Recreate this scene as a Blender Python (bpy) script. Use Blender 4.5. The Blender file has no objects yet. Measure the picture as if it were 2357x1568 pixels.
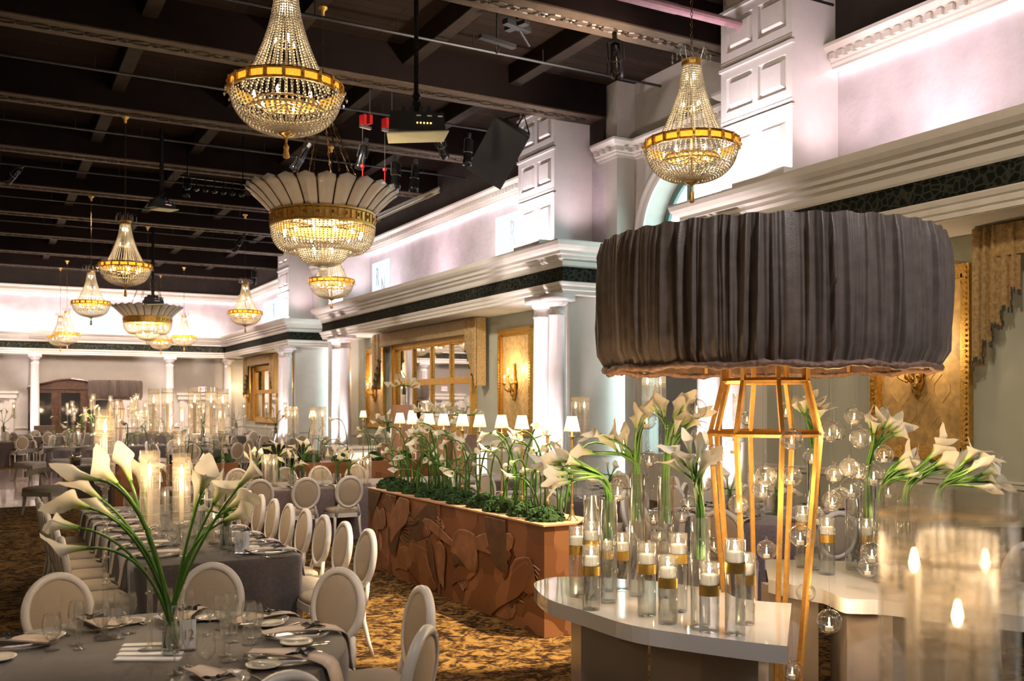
import bpy, math, random
from mathutils import Vector, Matrix
R = random.Random(7)
PI = math.pi
SC = bpy.context.scene
COL = SC.collection
# ------------------------------------------------------------------ camera frame
F_PX, CX, HY, CAMZ = 2200.0, 1178.5, 932.0, 1.95
YAW = math.radians(28.97)
SN, CS = math.sin(YAW), math.cos(YAW)
def rd(r, d, z=0.0): return Vector((SN*d + CS*r, CS*d - SN*r, z))
def P(px, py, d):
    return rd((px-CX)/F_PX*d, d, CAMZ - (py-HY)*d/F_PX)
def to_rd(x, y): return (CS*x - SN*y, SN*x + CS*y)
def proj(x, y, z):
    r, d = to_rd(x, y); return (CX + F_PX*r/d, HY - F_PX*(z-CAMZ)/d)
# ------------------------------------------------------------------ materials
def _n(nt, t, **kw):
    n = nt.nodes.new(t)
    for k, v in kw.items():
        if k in n.inputs: n.inputs[k].default_value = v
        else: setattr(n, k, v)
    return n
MATS = {}
def pmat(name, col, rough=.5, metal=0., ns=20., na=.12, bump=0., bs=60., spec=.5, sheen=0., trans=0., coat=0., coord='Object'):
    if name in MATS: return MATS[name]
    m = bpy.data.materials.new(name); m.use_nodes = True; nt = m.node_tree
    b = nt.nodes['Principled BSDF']
    tc = _n(nt, 'ShaderNodeTexCoord')
    nz = _n(nt, 'ShaderNodeTexNoise'); nz.inputs['Scale'].default_value = ns; nz.inputs['Detail'].default_value = 4
    nt.links.new(tc.outputs[coord], nz.inputs['Vector'])
    rp = _n(nt, 'ShaderNodeValToRGB')
    c = list(col[:3])
    rp.color_ramp.elements[0].position = .3; rp.color_ramp.elements[1].position = .7
    rp.color_ramp.elements[0].color = [max(0, v*(1-na)) for v in c]+[1]
    rp.color_ramp.elements[1].color = [min(1, v*(1+na)) for v in c]+[1]
    nt.links.new(nz.outputs['Fac'], rp.inputs['Fac'])
    nt.links.new(rp.outputs['Color'], b.inputs['Base Color'])
    b.inputs['Roughness'].default_value = rough; b.inputs['Metallic'].default_value = metal
    b.inputs['Specular IOR Level'].default_value = spec
    b.inputs['Sheen Weight'].default_value = sheen
    b.inputs['Coat Weight'].default_value = coat
    b.inputs['Coat Roughness'].default_value = .06
    if bump:
        n2 = _n(nt, 'ShaderNodeTexNoise'); n2.inputs['Scale'].default_value = bs; n2.inputs['Detail'].default_value = 6
        nt.links.new(tc.outputs[coord], n2.inputs['Vector'])
        bp = _n(nt, 'ShaderNodeBump'); bp.inputs['Strength'].default_value = bump; bp.inputs['Distance'].default_value = .02
        nt.links.new(n2.outputs['Fac'], bp.inputs['Height']); nt.links.new(bp.outputs['Normal'], b.inputs['Normal'])
    if trans:
        out = nt.nodes['Material Output']; tl = _n(nt, 'ShaderNodeBsdfTranslucent')
        nt.links.new(rp.outputs['Color'], tl.inputs['Color'])
        mx = _n(nt, 'ShaderNodeMixShader'); mx.inputs[0].default_value = trans
        nt.links.new(b.outputs[0], mx.inputs[1]); nt.links.new(tl.outputs[0], mx.inputs[2]); nt.links.new(mx.outputs[0], out.inputs[0])
    MATS[name] = m; return m
def emat(name, col, s, sample=False):
    m = bpy.data.materials.new(name); m.use_nodes = True; nt = m.node_tree; nt.nodes.clear()
    o = _n(nt, 'ShaderNodeOutputMaterial'); e = _n(nt, 'ShaderNodeEmission')
    e.inputs[0].default_value = list(col)+[1]; e.inputs[1].default_value = s
    nt.links.new(e.outputs[0], o.inputs[0])
    m.cycles.emission_sampling = 'AUTO' if sample else 'NONE'
    MATS[name] = m; return m
def gmat(name, tint=(.97, .98, .97), rough=.02, ior=1.45, gain=1.0, base=.02, haze=0., hcol=(1, .95, .88), pexp=3.2):
    m = bpy.data.materials.new(name); m.use_nodes = True; nt = m.node_tree; nt.nodes.clear()
    o = _n(nt, 'ShaderNodeOutputMaterial'); t = _n(nt, 'ShaderNodeBsdfTransparent'); t.inputs[0].default_value = list(tint)+[1]
    g = _n(nt, 'ShaderNodeBsdfGlossy'); g.inputs['Roughness'].default_value = rough
    f = _n(nt, 'ShaderNodeLayerWeight'); f.inputs['Blend'].default_value = .5
    pw = _n(nt, 'ShaderNodeMath', operation='POWER'); pw.inputs[1].default_value = pexp; nt.links.new(f.outputs['Facing'], pw.inputs[0])
    mm = _n(nt, 'ShaderNodeMath', operation='MULTIPLY_ADD'); mm.inputs[1].default_value = min(.9, .55*gain); mm.inputs[2].default_value = base+.02
    mm.use_clamp = True
    nt.links.new(pw.outputs[0], mm.inputs[0])
    mx = _n(nt, 'ShaderNodeMixShader'); nt.links.new(mm.outputs[0], mx.inputs[0])
    nt.links.new(t.outputs[0], mx.inputs[1]); nt.links.new(g.outputs[0], mx.inputs[2])
    last = mx
    if haze:
        d = _n(nt, 'ShaderNodeBsdfTranslucent'); d.inputs[0].default_value = list(hcol)+[1]
        d2 = _n(nt, 'ShaderNodeBsdfDiffuse'); d2.inputs[0].default_value = list(hcol)+[1]
        a = _n(nt, 'ShaderNodeMixShader'); a.inputs[0].default_value = .5
        nt.links.new(d.outputs[0], a.inputs[1]); nt.links.new(d2.outputs[0], a.inputs[2])
        m2 = _n(nt, 'ShaderNodeMixShader'); m2.inputs[0].default_value = haze
        nt.links.new(mx.outputs[0], m2.inputs[1]); nt.links.new(a.outputs[0], m2.inputs[2]); last = m2
    nt.links.new(last.outputs[0], o.inputs[0]); MATS[name] = m; return m

cream = pmat('cream_plaster', (.60, .56, .50), .6, bump=.05, ns=3, na=.04)
sage = pmat('sage_plaster', (.46, .47, .38), .7, ns=2, na=.05, bump=.05)
trimw = pmat('trim_white_paint', (.72, .68, .62), .35, ns=5, na=.03)
pinkw = pmat('clerestory_plaster', (.62, .57, .60), .38, ns=2.2, na=.10, bump=1., bs=7)
panelw = pmat('panel_paint', (.74, .70, .69), .3, ns=6, na=.03)
darkwall = pmat('dark_brown_wall', (.03, .021, .018), .8, ns=2, na=.3)
beamm = pmat('beam_brown_paint', (.007, .0028, .002), .7, ns=3, na=.25, bump=.1, spec=.15)
stripm = pmat('strip_paint', (.085, .058, .038), .6, ns=8, na=.15, spec=.2)
ornm = pmat('ornament_bronze', (.03, .02, .01), .4, metal=.4, ns=20, na=.4)
goldm = pmat('gold_leaf', (.75, .46, .12), .3, metal=1, ns=30, na=.25, bump=.4, bs=80)
brass = pmat('brushed_brass', (.80, .56, .24), .25, metal=.9, ns=60, na=.1)
lampgold = pmat('gold_painted_steel', (.72, .40, .10), .38, metal=.55, ns=30, na=.12)
damask = pmat('gold_damask', (.50, .30, .09), .5, ns=9, na=.25, bump=.3, bs=7, sheen=.3)
drape = pmat('gold_drape', (.42, .27, .10), .6, ns=25, na=.35, bump=.3, bs=60, sheen=.4)
drapedk = pmat('dark_drape_lining', (.07, .06, .045), .8, ns=20, na=.2)
mirror = pmat('mirror_silvering', (.86, .86, .86), .015, metal=1, ns=1, na=.01)
velvet = pmat('grey_velvet', (.070, .056, .052), .75, ns=40, na=.2, bump=.15, bs=200, sheen=.55)
velvet2 = pmat('mauve_velvet', (.17, .13, .14), .75, ns=40, na=.2, bump=.15, bs=200, sheen=.5)
shadef = pmat('taupe_taffeta', (.135, .100, .080), .36, ns=14, na=.2, bump=.12, bs=120, sheen=.12)
lining = pmat('brown_lining', (.16, .09, .055), .7, ns=20, na=.3)
chairw = pmat('chair_white_lacquer', (.74, .70, .66), .32, ns=20, na=.03)
chairf = pmat('chair_cream_fabric', (.47, .385, .29), .85, ns=150, na=.06, bump=.1, bs=400)
greyf = pmat('greige_fabric', (.22, .20, .16), .8, ns=120, na=.08, bump=.1, bs=300)
waxm = pmat('white_wax', (.93, .88, .80), .45, ns=20, na=.02, trans=.6)
stemg = pmat('lily_stem', (.06, .16, .018), .42, ns=12, na=.35)
mossm = pmat('moss_green', (.018, .055, .008), .95, ns=30, na=.7, bump=1., bs=60)
porcel = pmat('white_porcelain', (.82, .79, .72), .15, ns=5, na=.02)
linen = pmat('blush_linen', (.66, .56, .50), .85, ns=80, na=.05)
blackr = pmat('black_ribbon', (.006, .006, .007), .5, ns=40, na=.3)
silver = pmat('polished_cutlery', (.75, .70, .62), .18, metal=1, ns=20, na=.05)
blackm = pmat('black_equipment', (.012, .013, .014), .5, ns=30, na=.3)
blackg = pmat('black_gloss_metal', (.03, .03, .032), .22, metal=.6, ns=30, na=.2)
woodm = pmat('dark_walnut', (.06, .022, .010), .35, ns=8, na=.5, bump=.1)
whitel = pmat('white_gloss_laminate', (.86, .83, .79), .06, ns=2, na=.01, coat=1.)
pedm = pmat('pedestal_paint', (.48, .42, .38), .3, ns=3, na=.03)
paper = pmat('card_stock', (.86, .88, .92), .8, ns=60, na=.02)
inkm = pmat('printed_ink', (.28, .22, .15), .6, ns=40, na=.05)
shadew = pmat('ivory_lamp_shade', (.92, .86, .74), .8, ns=80, na=.03, trans=.6)
porcpetal = pmat('ivory_petal_glass', (.80, .74, .66), .16, ns=3, na=.05, trans=.25)
mullion = pmat('green_grey_mullion', (.10, .16, .14), .4, ns=10, na=.1)
shadeblind = pmat('grey_roller_shade', (.34, .35, .36), .8, ns=60, na=.04, trans=.08)
redm = pmat('red_plastic', (.55, .02, .02), .4, ns=20, na=.1)
creampl = pmat('cream_baffle', (.62, .58, .36), .6, ns=10, na=.05)
greenm = pmat('dark_green_cloth', (.01, .05, .035), .7, ns=20, na=.2)
chainm = pmat('dark_bronze_chain', (.10, .055, .02), .4, metal=.8, ns=60, na=.3)
drivew = pmat('light_steel', (.6, .6, .6), .3, metal=.9, ns=20, na=.1)
pinkpipe = pmat('painted_pipe', (.36, .20, .23), .35, ns=10, na=.1)
flame = emat('candle_flame', (1, .72, .36), 28)
bulb = emat('bulb_glow', (1, .80, .52), 34)
ledm = emat('cove_strip_glow', (1, .80, .86), 3.2)
projglow = emat('projected_light', (.80, .92, 1.), .58)
exitm = emat('exit_sign_face', (1, .55, .50), .9)
barm = emat('lit_bar_front', (1, .92, .72), 1.2)
amberm = pmat('amber_ring_glass', (.90, .38, .04), .3, ns=90, na=.3, bump=.4, bs=150, trans=.5)
glass = gmat('clear_glass', gain=1.65, base=.05, pexp=2.3, haze=.03)
globeg = gmat('globe_glass', gain=1.65, base=.07, rough=.05, pexp=2.2, haze=.03)
ribg = gmat('fluted_glass', tint=(.98, .96, .92), gain=1.5, base=.08, rough=.06, haze=.15, hcol=(1, .93, .82))
crystal = gmat('cut_crystal', tint=(.92, .92, .88), gain=2., base=.22, rough=.06, haze=.10)
def bead_mat():
    m = bpy.data.materials.new('crystal_bead'); m.use_nodes = True; nt = m.node_tree; nt.nodes.clear(); o = _n(nt, 'ShaderNodeOutputMaterial')
    t = _n(nt, 'ShaderNodeBsdfTranslucent'); d = _n(nt, 'ShaderNodeBsdfDiffuse'); g = _n(nt, 'ShaderNodeBsdfGlossy'); g.inputs['Roughness'].default_value = .12
    t.inputs[0].default_value = (1, .90, .72, 1); d.inputs[0].default_value = (.8, .74, .62, 1); g.inputs[0].default_value = (1, .97, .9, 1)
    a = _n(nt, 'ShaderNodeMixShader'); a.inputs[0].default_value = .55; b = _n(nt, 'ShaderNodeMixShader'); b.inputs[0].default_value = .30
    nt.links.new(d.outputs[0], a.inputs[1]); nt.links.new(t.outputs[0], a.inputs[2]); nt.links.new(a.outputs[0], b.inputs[1]); nt.links.new(g.outputs[0], b.inputs[2]); nt.links.new(b.outputs[0], o.inputs[0])
    return m
bead = bead_mat()
panewin = gmat('window_pane', tint=(.86, .97, .95), gain=.6, base=.02)

tglass = gmat('table_glass', gain=1.65, base=.085, pexp=2.0, haze=.055, rough=.03)
def lily_mat():
    m = bpy.data.materials.new('calla_petal'); m.use_nodes = True; nt = m.node_tree; b = nt.nodes['Principled BSDF']
    tc = _n(nt, 'ShaderNodeTexCoord'); sp = _n(nt, 'ShaderNodeSeparateXYZ'); nt.links.new(tc.outputs['Object'], sp.inputs[0])
    rp = _n(nt, 'ShaderNodeValToRGB'); e = rp.color_ramp.elements
    mp = _n(nt, 'ShaderNodeMapRange'); mp.inputs[1].default_value = 0.; mp.inputs[2].default_value = .13
    nt.links.new(sp.outputs[2], mp.inputs[0]); nt.links.new(mp.outputs[0], rp.inputs[0])
    e[0].position = 0; e[0].color = (.16, .36, .04, 1); e[1].position = .55; e[1].color = (.93, .88, .74, 1)
    x = e.new(.28); x.color = (.66, .72, .34, 1)
    nt.links.new(rp.outputs[0], b.inputs['Base Color']); b.inputs['Roughness'].default_value = .45
    tl = _n(nt, 'ShaderNodeBsdfTranslucent'); nt.links.new(rp.outputs[0], tl.inputs[0])
    mx = _n(nt, 'ShaderNodeMixShader'); mx.inputs[0].default_value = .35; o = nt.nodes['Material Output']
    nt.links.new(b.outputs[0], mx.inputs[1]); nt.links.new(tl.outputs[0], mx.inputs[2]); nt.links.new(mx.outputs[0], o.inputs[0])
    return m
lilym = lily_mat()
spadixm = pmat('yellow_spadix', (.85, .55, .06), .7, ns=200, na=.2)
def tex_carpet():
    m = bpy.data.materials.new('patterned_carpet'); m.use_nodes = True; nt = m.node_tree; b = nt.nodes['Principled BSDF']
    tc = _n(nt, 'ShaderNodeTexCoord')
    n1 = _n(nt, 'ShaderNodeTexNoise'); n1.inputs['Scale'].default_value = 5.5; n1.inputs['Detail'].default_value = 3; n1.inputs['Distortion'].default_value = 2.2
    n2 = _n(nt, 'ShaderNodeTexNoise'); n2.inputs['Scale'].default_value = 34; n2.inputs['Detail'].default_value = 4
    v = _n(nt, 'ShaderNodeTexVoronoi'); v.inputs['Scale'].default_value = 9; v.feature = 'SMOOTH_F1'
    for q in (n1, n2, v): nt.links.new(tc.outputs['Object'], q.inputs['Vector'])
    a = _n(nt, 'ShaderNodeMath', operation='ADD'); nt.links.new(n1.outputs['Fac'], a.inputs[0])
    s = _n(nt, 'ShaderNodeMath', operation='MULTIPLY'); s.inputs[1].default_value = .55; nt.links.new(n2.outputs['Fac'], s.inputs[0]); nt.links.new(s.outputs[0], a.inputs[1])
    a2 = _n(nt, 'ShaderNodeMath', operation='ADD'); s2 = _n(nt, 'ShaderNodeMath', operation='MULTIPLY'); s2.inputs[1].default_value = .25
    nt.links.new(v.outputs['Distance'], s2.inputs[0]); nt.links.new(a.outputs[0], a2.inputs[0]); nt.links.new(s2.outputs[0], a2.inputs[1])
    rp = _n(nt, 'ShaderNodeValToRGB'); e = rp.color_ramp.elements
    e[0].position = .70; e[0].color = (.012, .005, .002, 1); e[1].position = 1.; e[1].color = (.20, .115, .035, 1)
    x = e.new(.86); x.color = (.07, .034, .011, 1); x = e.new(.78); x.color = (.026, .012, .005, 1)
    nt.links.new(a2.outputs[0], rp.inputs[0]); nt.links.new(rp.outputs[0], b.inputs['Base Color'])
    b.inputs['Roughness'].default_value = .95; b.inputs['Specular IOR Level'].default_value = .1
    bp = _n(nt, 'ShaderNodeBump'); bp.inputs['Strength'].default_value = .5; nt.links.new(a.outputs[0], bp.inputs['Height']); nt.links.new(bp.outputs[0], b.inputs['Normal'])
    return m
carpet = tex_carpet()
def tex_planks(name, c1, c2, w, rough, axis=0, coat=0.):
    m = bpy.data.materials.new(name); m.use_nodes = True; nt = m.node_tree; b = nt.nodes['Principled BSDF']
    tc = _n(nt, 'ShaderNodeTexCoord'); mp = _n(nt, 'ShaderNodeMapping'); nt.links.new(tc.outputs['Object'], mp.inputs[0])
    br = _n(nt, 'ShaderNodeTexBrick'); br.inputs['Scale'].default_value = 1/w
    br.inputs['Brick Width'].default_value = 9; br.inputs['Row Height'].default_value = 1.; br.inputs['Mortar Size'].default_value = .04
    br.inputs['Color1'].default_value = list(c1)+[1]; br.inputs['Color2'].default_value = list(c2)+[1]; br.inputs['Mortar'].default_value = [v*.25 for v in c1]+[1]
    if axis: mp.inputs['Rotation'].default_value = (0, 0, PI/2)
    nt.links.new(mp.outputs[0], br.inputs['Vector'])
    nz = _n(nt, 'ShaderNodeTexNoise'); nz.inputs['Scale'].default_value = 1.3; nt.links.new(tc.outputs['Object'], nz.inputs['Vector'])
    mx = _n(nt, 'ShaderNodeMixRGB', blend_type='MULTIPLY'); mx.inputs[0].default_value = .6
    nt.links.new(br.outputs[0], mx.inputs[1]); nt.links.new(nz.outputs['Color'], mx.inputs[2])
    nt.links.new(br.outputs[0], b.inputs['Base Color']); b.inputs['Roughness'].default_value = rough; b.inputs['Coat Weight'].default_value = coat
    return m
plankm = tex_planks('ceiling_boards', (.022, .013, .008), (.014, .008, .005), .28, .85)
plankm.node_tree.nodes['Principled BSDF'].inputs['Specular IOR Level'].default_value = .12
dancem = tex_planks('dance_floor_wood', (.42, .30, .26), (.34, .24, .20), .12, .16, 0, .4)
def tex_copper():
    m = bpy.data.materials.new('copper_relief_panel'); m.use_nodes = True; nt = m.node_tree; b = nt.nodes['Principled BSDF']
    tc = _n(nt, 'ShaderNodeTexCoord')
    v = _n(nt, 'ShaderNodeTexVoronoi'); v.inputs['Scale'].default_value = 3.2; v.inputs['Randomness'].default_value = 1
    nz = _n(nt, 'ShaderNodeTexNoise'); nz.inputs['Scale'].default_value = 1.6
    ad = _n(nt, 'ShaderNodeVectorMath', operation='ADD'); sc = _n(nt, 'ShaderNodeVectorMath', operation='SCALE'); sc.inputs[3].default_value = .7
    nt.links.new(tc.outputs['Object'], nz.inputs['Vector']); nt.links.new(nz.outputs['Color'], sc.inputs[0])
    nt.links.new(tc.outputs['Object'], ad.inputs[0]); nt.links.new(sc.outputs[0], ad.inputs[1]); nt.links.new(ad.outputs[0], v.inputs['Vector'])
    rp = _n(nt, 'ShaderNodeValToRGB'); e = rp.color_ramp.elements; rp.color_ramp.interpolation = 'LINEAR'
    e[0].color = (.15, .058, .024, 1); e[1].color = (.36, .16, .075, 1); x = e.new(.5); x.color = (.26, .105, .045, 1)
    sp = _n(nt, 'ShaderNodeSeparateColor'); nt.links.new(v.outputs['Color'], sp.inputs[0]); nt.links.new(sp.outputs[0], rp.inputs[0])
    nt.links.new(rp.outputs[0], b.inputs['Base Color']); b.inputs['Metallic'].default_value = .25; b.inputs['Roughness'].default_value = .38
    bp = _n(nt, 'ShaderNodeBump'); bp.inputs['Strength'].default_value = .25; bp.inputs['Distance'].default_value = .012
    nt.links.new(v.outputs['Distance'], bp.inputs['Height']); nt.links.new(bp.outputs[0], b.inputs['Normal'])
    return m
copper = tex_copper()
def tex_frieze():
    m = bpy.data.materials.new('dark_frieze'); m.use_nodes = True; nt = m.node_tree; b = nt.nodes['Principled BSDF']
    tc = _n(nt, 'ShaderNodeTexCoord'); v = _n(nt, 'ShaderNodeTexVoronoi'); v.feature = 'DISTANCE_TO_EDGE'; v.inputs['Scale'].default_value = 9
    w = _n(nt, 'ShaderNodeTexWave'); w.inputs['Scale'].default_value = 3; w.inputs['Distortion'].default_value = 6; w.bands_direction = 'DIAGONAL'
    for q in (v, w): nt.links.new(tc.outputs['Object'], q.inputs['Vector'])
    rp = _n(nt, 'ShaderNodeValToRGB'); e = rp.color_ramp.elements; e[0].position = .0; e[0].color = (.05, .05, .036, 1); e[1].position = .14; e[1].color = (.006, .008, .006, 1)
    nt.links.new(v.outputs['Distance'], rp.inputs[0]); nt.links.new(rp.outputs[0], b.inputs['Base Color']); b.inputs['Roughness'].default_value = .75; b.inputs['Specular IOR Level'].default_value = .12
    return m
friezem = tex_frieze()

# ------------------------------------------------------------------ mesh helper
class M:
    def __init__(s): s.v = []; s.f = []; s.mi = []; s.cur = 0
    def add(s, vs, fs):
        o = len(s.v); s.v += [tuple(v) for v in vs]; s.f += [tuple(i+o for i in f) for f in fs]; s.mi += [s.cur]*len(fs); return s
    def box(s, x0, x1, y0, y1, z0, z1):
        return s.add([(x0,y0,z0),(x1,y0,z0),(x1,y1,z0),(x0,y1,z0),(x0,y0,z1),(x1,y0,z1),(x1,y1,z1),(x0,y1,z1)],
                     [(3,2,1,0),(4,5,6,7),(0,1,5,4),(1,2,6,5),(2,3,7,6),(3,0,4,7)])
    def cbox(s, c, sx, sy, sz, rz=0.):
        ca, sa = math.cos(rz), math.sin(rz); vs = []
        for z in (-1, 1):
            for x, y in ((-1,-1),(1,-1),(1,1),(-1,1)):
                X, Y = x*sx/2, y*sy/2; vs.append((c[0]+X*ca-Y*sa, c[1]+X*sa+Y*ca, c[2]+z*sz/2))
        return s.add(vs, [(3,2,1,0),(4,5,6,7),(0,1,5,4),(1,2,6,5),(2,3,7,6),(3,0,4,7)])
    def prism(s, poly, z0, z1):
        n = len(poly); vs = [(x,y,z0) for x,y in poly]+[(x,y,z1) for x,y in poly]
        return s.add(vs, [tuple(range(n-1,-1,-1)), tuple(range(n,2*n))]+[(i,(i+1)%n,n+(i+1)%n,n+i) for i in range(n)])
    def lathe(s, prof, seg=16, c=(0,0,0), ripple=None, cap=False):
        vs = []
        for r, z in prof:
            for i in range(seg):
                a = 2*PI*i/seg; rr = r*(ripple(i, z) if ripple else 1)
                vs.append((c[0]+rr*math.cos(a), c[1]+rr*math.sin(a), c[2]+z))
        fs = []
        for k in range(len(prof)-1):
            for i in range(seg):
                j = (i+1) % seg; fs.append((k*seg+i, k*seg+j, (k+1)*seg+j, (k+1)*seg+i))
        if cap: fs += [tuple(range(seg-1,-1,-1)), tuple((len(prof)-1)*seg+i for i in range(seg))]
        return s.add(vs, fs)
    def tube(s, pts, rad, seg=8, cap=True):
        pts = [Vector(p) for p in pts]; n = len(pts)
        if not hasattr(rad, '__len__'): rad = [rad]*n
        vs = []; up = None
        for i, p in enumerate(pts):
            t = (pts[min(i+1,n-1)]-pts[max(i-1,0)])
            t = t.normalized() if t.length > 1e-9 else Vector((0,0,1))
            if up is None:
                up = Vector((0,0,1)) if abs(t.z) < .9 else Vector((1,0,0))
            u = t.cross(up); u = u.normalized() if u.length > 1e-6 else Vector((1,0,0)); w = u.cross(t).normalized(); up = w
            for k in range(seg):
                a = 2*PI*k/seg; vs.append(p + (u*math.cos(a)+w*math.sin(a))*rad[i])
        fs = [(i*seg+k, i*seg+(k+1)%seg, (i+1)*seg+(k+1)%seg, (i+1)*seg+k) for i in range(n-1) for k in range(seg)]
        if cap: fs += [tuple(range(seg-1,-1,-1)), tuple((n-1)*seg+k for k in range(seg))]
        return s.add(vs, fs)
    def ball(s, c, r, sz=1., seg=6, rings=4):
        vs = [(c[0],c[1],c[2]-r*sz)]
        for j in range(1, rings):
            t = -PI/2+PI*j/rings
            for i in range(seg):
                a = 2*PI*i/seg; vs.append((c[0]+r*math.cos(t)*math.cos(a), c[1]+r*math.cos(t)*math.sin(a), c[2]+r*sz*math.sin(t)))
        vs.append((c[0],c[1],c[2]+r*sz)); fs = []
        for i in range(seg): fs.append((0, 1+(i+1)%seg, 1+i))
        for j in range(rings-2):
            for i in range(seg):
                a = 1+j*seg+i; b = 1+j*seg+(i+1)%seg; fs.append((a, b, b+seg, a+seg))
        l = len(vs)-1; o = 1+(rings-2)*seg
        for i in range(seg): fs.append((l, o+i, o+(i+1)%seg))
        return s.add(vs, fs)
    def ring(s, c, rx, ry, t, seg=16, ts=4, axis='z'):
        pts = []
        for i in range(seg+1):
            a = 2*PI*i/seg; x, y = rx*math.cos(a), ry*math.sin(a)
            pts.append({'z':(c[0]+x,c[1]+y,c[2]),'y':(c[0]+x,c[1],c[2]+y),'x':(c[0],c[1]+x,c[2]+y)}[axis])
        return s.tube(pts, t, ts, cap=False)
    def sweep(s, path, prof, closed_prof=True):
        # path: 2-D points, prof: (offset to the left, z)
        n = len(path); p = [Vector(q) for q in path]; rows = []
        for i in range(n):
            if i == 0: d = (p[1]-p[0]).normalized(); nrm = Vector((-d.y, d.x)); k = 1
            elif i == n-1: d = (p[i]-p[i-1]).normalized(); nrm = Vector((-d.y, d.x)); k = 1
            else:
                a = (p[i]-p[i-1]).normalized(); b = (p[i+1]-p[i]).normalized()
                na, nb = Vector((-a.y, a.x)), Vector((-b.y, b.x)); nrm = (na+nb).normalized(); k = 1/max(.2, nrm.dot(na))
            rows.append([(p[i].x+nrm.x*o*k, p[i].y+nrm.y*o*k, z) for o, z in prof])
        m = len(prof); vs = [v for r in rows for v in r]; mm = m if closed_prof else m-1
        fs = [(i*m+j, (i+1)*m+j, (i+1)*m+(j+1)%m, i*m+(j+1)%m) for i in range(n-1) for j in range(mm)]
        if closed_prof: fs += [tuple(range(m)), tuple((n-1)*m+j for j in range(m-1,-1,-1))]
        return s.add(vs, fs)
    def build(s, name, mats, parent=None, smooth=False, loc=None):
        me = bpy.data.meshes.new(name); me.from_pydata(s.v, [], s.f)
        if not isinstance(mats, (list, tuple)): mats = [mats]
        for m in mats: me.materials.append(m)
        if len(mats) > 1: me.polygons.foreach_set('material_index', s.mi)
        if smooth: me.polygons.foreach_set('use_smooth', [True]*len(me.polygons))
        me.update()
        o = bpy.data.objects.new(name, me); COL.objects.link(o)
        if parent: o.parent = parent
        if loc is not None: o.location = loc
        return o
# ------------------------------------------------------------------ bookkeeping
PEND = []
def tag(o, label, cat, group=None, kind=None, key=None):
    o['label'] = label; o['category'] = cat
    if group: o['group'] = group
    elif 'group' in o: del o['group']
    if kind: o['kind'] = kind
    if '{o}' in label: PEND.append((label, key if key is not None else 0, o))
    return o
def empty(name, loc=(0,0,0), rz=0.):
    o = bpy.data.objects.new(name, None); COL.objects.link(o); o.location = loc; o.rotation_euler = (0,0,rz); o.empty_display_size = .1; return o
CH = {}
def kids(o):
    return CH.get(o.name) or [c for c in ALLK() if c.parent == o]
_cache = [0, {}]
def ALLK(): return COL.objects
def snapshot(o):
    # (object, [children]) tree, taken once per prototype
    return (o, [snapshot(c) for c in COL.objects if c.parent == o])
def dup(tree, loc=None, rz=None, scale=None, parent=None, maxdepth=9):
    src, ch = tree; c = src.copy(); COL.objects.link(c)
    if parent: c.parent = parent
    if loc is not None: c.location = loc
    if rz is not None: c.rotation_euler = (c.rotation_euler[0], c.rotation_euler[1], rz)
    if scale is not None: c.scale = (scale,)*3 if not hasattr(scale, '__len__') else scale
    for t in ch: dup(t, parent=c)
    return c
class Proto:
    def __init__(s, root): s.tree = snapshot(root); s.used = False; s.root = root
    def put(s, loc, rz=0., scale=None):
        if not s.used:
            s.used = True; s.root.location = loc; s.root.rotation_euler = (0,0,rz)
            if scale is not None: s.root.scale = (scale,)*3 if not hasattr(scale, '__len__') else scale
            return s.root
        c = dup(s.tree, loc, rz, scale if scale is not None else 1.)
        return c
    def drop(s):
        if not s.used:
            def rm(t):
                for k in t[1]: rm(k)
                bpy.data.objects.remove(t[0])
            rm(s.tree)
_w = ['zeroth','first','second','third','fourth','fifth','sixth','seventh','eighth','ninth','tenth','eleventh','twelfth','thirteenth','fourteenth','fifteenth','sixteenth','seventeenth','eighteenth','nineteenth']
_t = {2:'twent',3:'thirt',4:'fort',5:'fift',6:'sixt',7:'sevent',8:'eight',9:'ninet'}
def ordw(n):
    if n < 20: return _w[n]
    a, b = divmod(n, 10)
    return _t[a]+'ieth' if b == 0 else _t[a]+'y-'+_w[b]
def finish_labels():
    g = {}
    for l, k, o in PEND: g.setdefault(l, []).append((k, len(g.get(l, [])), o))
    for l, it in g.items():
        it.sort(key=lambda q: (q[0], q[1]))
        for i, (_, _, o) in enumerate(it): o['label'] = l.replace('{o}', ordw(i+1))
NS = {}
def struct(m, name, mat, smooth=False, parent=None):
    o = m.build(name, mat, parent, smooth)
    if not parent: o['kind'] = 'structure'
    return o
_tr = [0]
def trim(m, mat, smooth=False):
    _tr[0] += 1; return struct(m, 'trim_%d' % _tr[0], mat, smooth)
def light(kind, loc, power, col, target=None, **kw):
    l = bpy.data.lights.new('light', kind); l.energy = power; l.color = col
    for k, v in kw.items(): setattr(l, k, v)
    o = bpy.data.objects.new(kw.get('name', 'room_or_fill_light'), l); COL.objects.link(o); o.location = loc
    if target is not None:
        o.rotation_euler = (Vector(target)-Vector(loc)).to_track_quat('-Z', 'Y').to_euler()
    return o
WARM, PINK, CW = (1, .74, .45), (1, .76, .82), (1, .92, .86)
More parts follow.
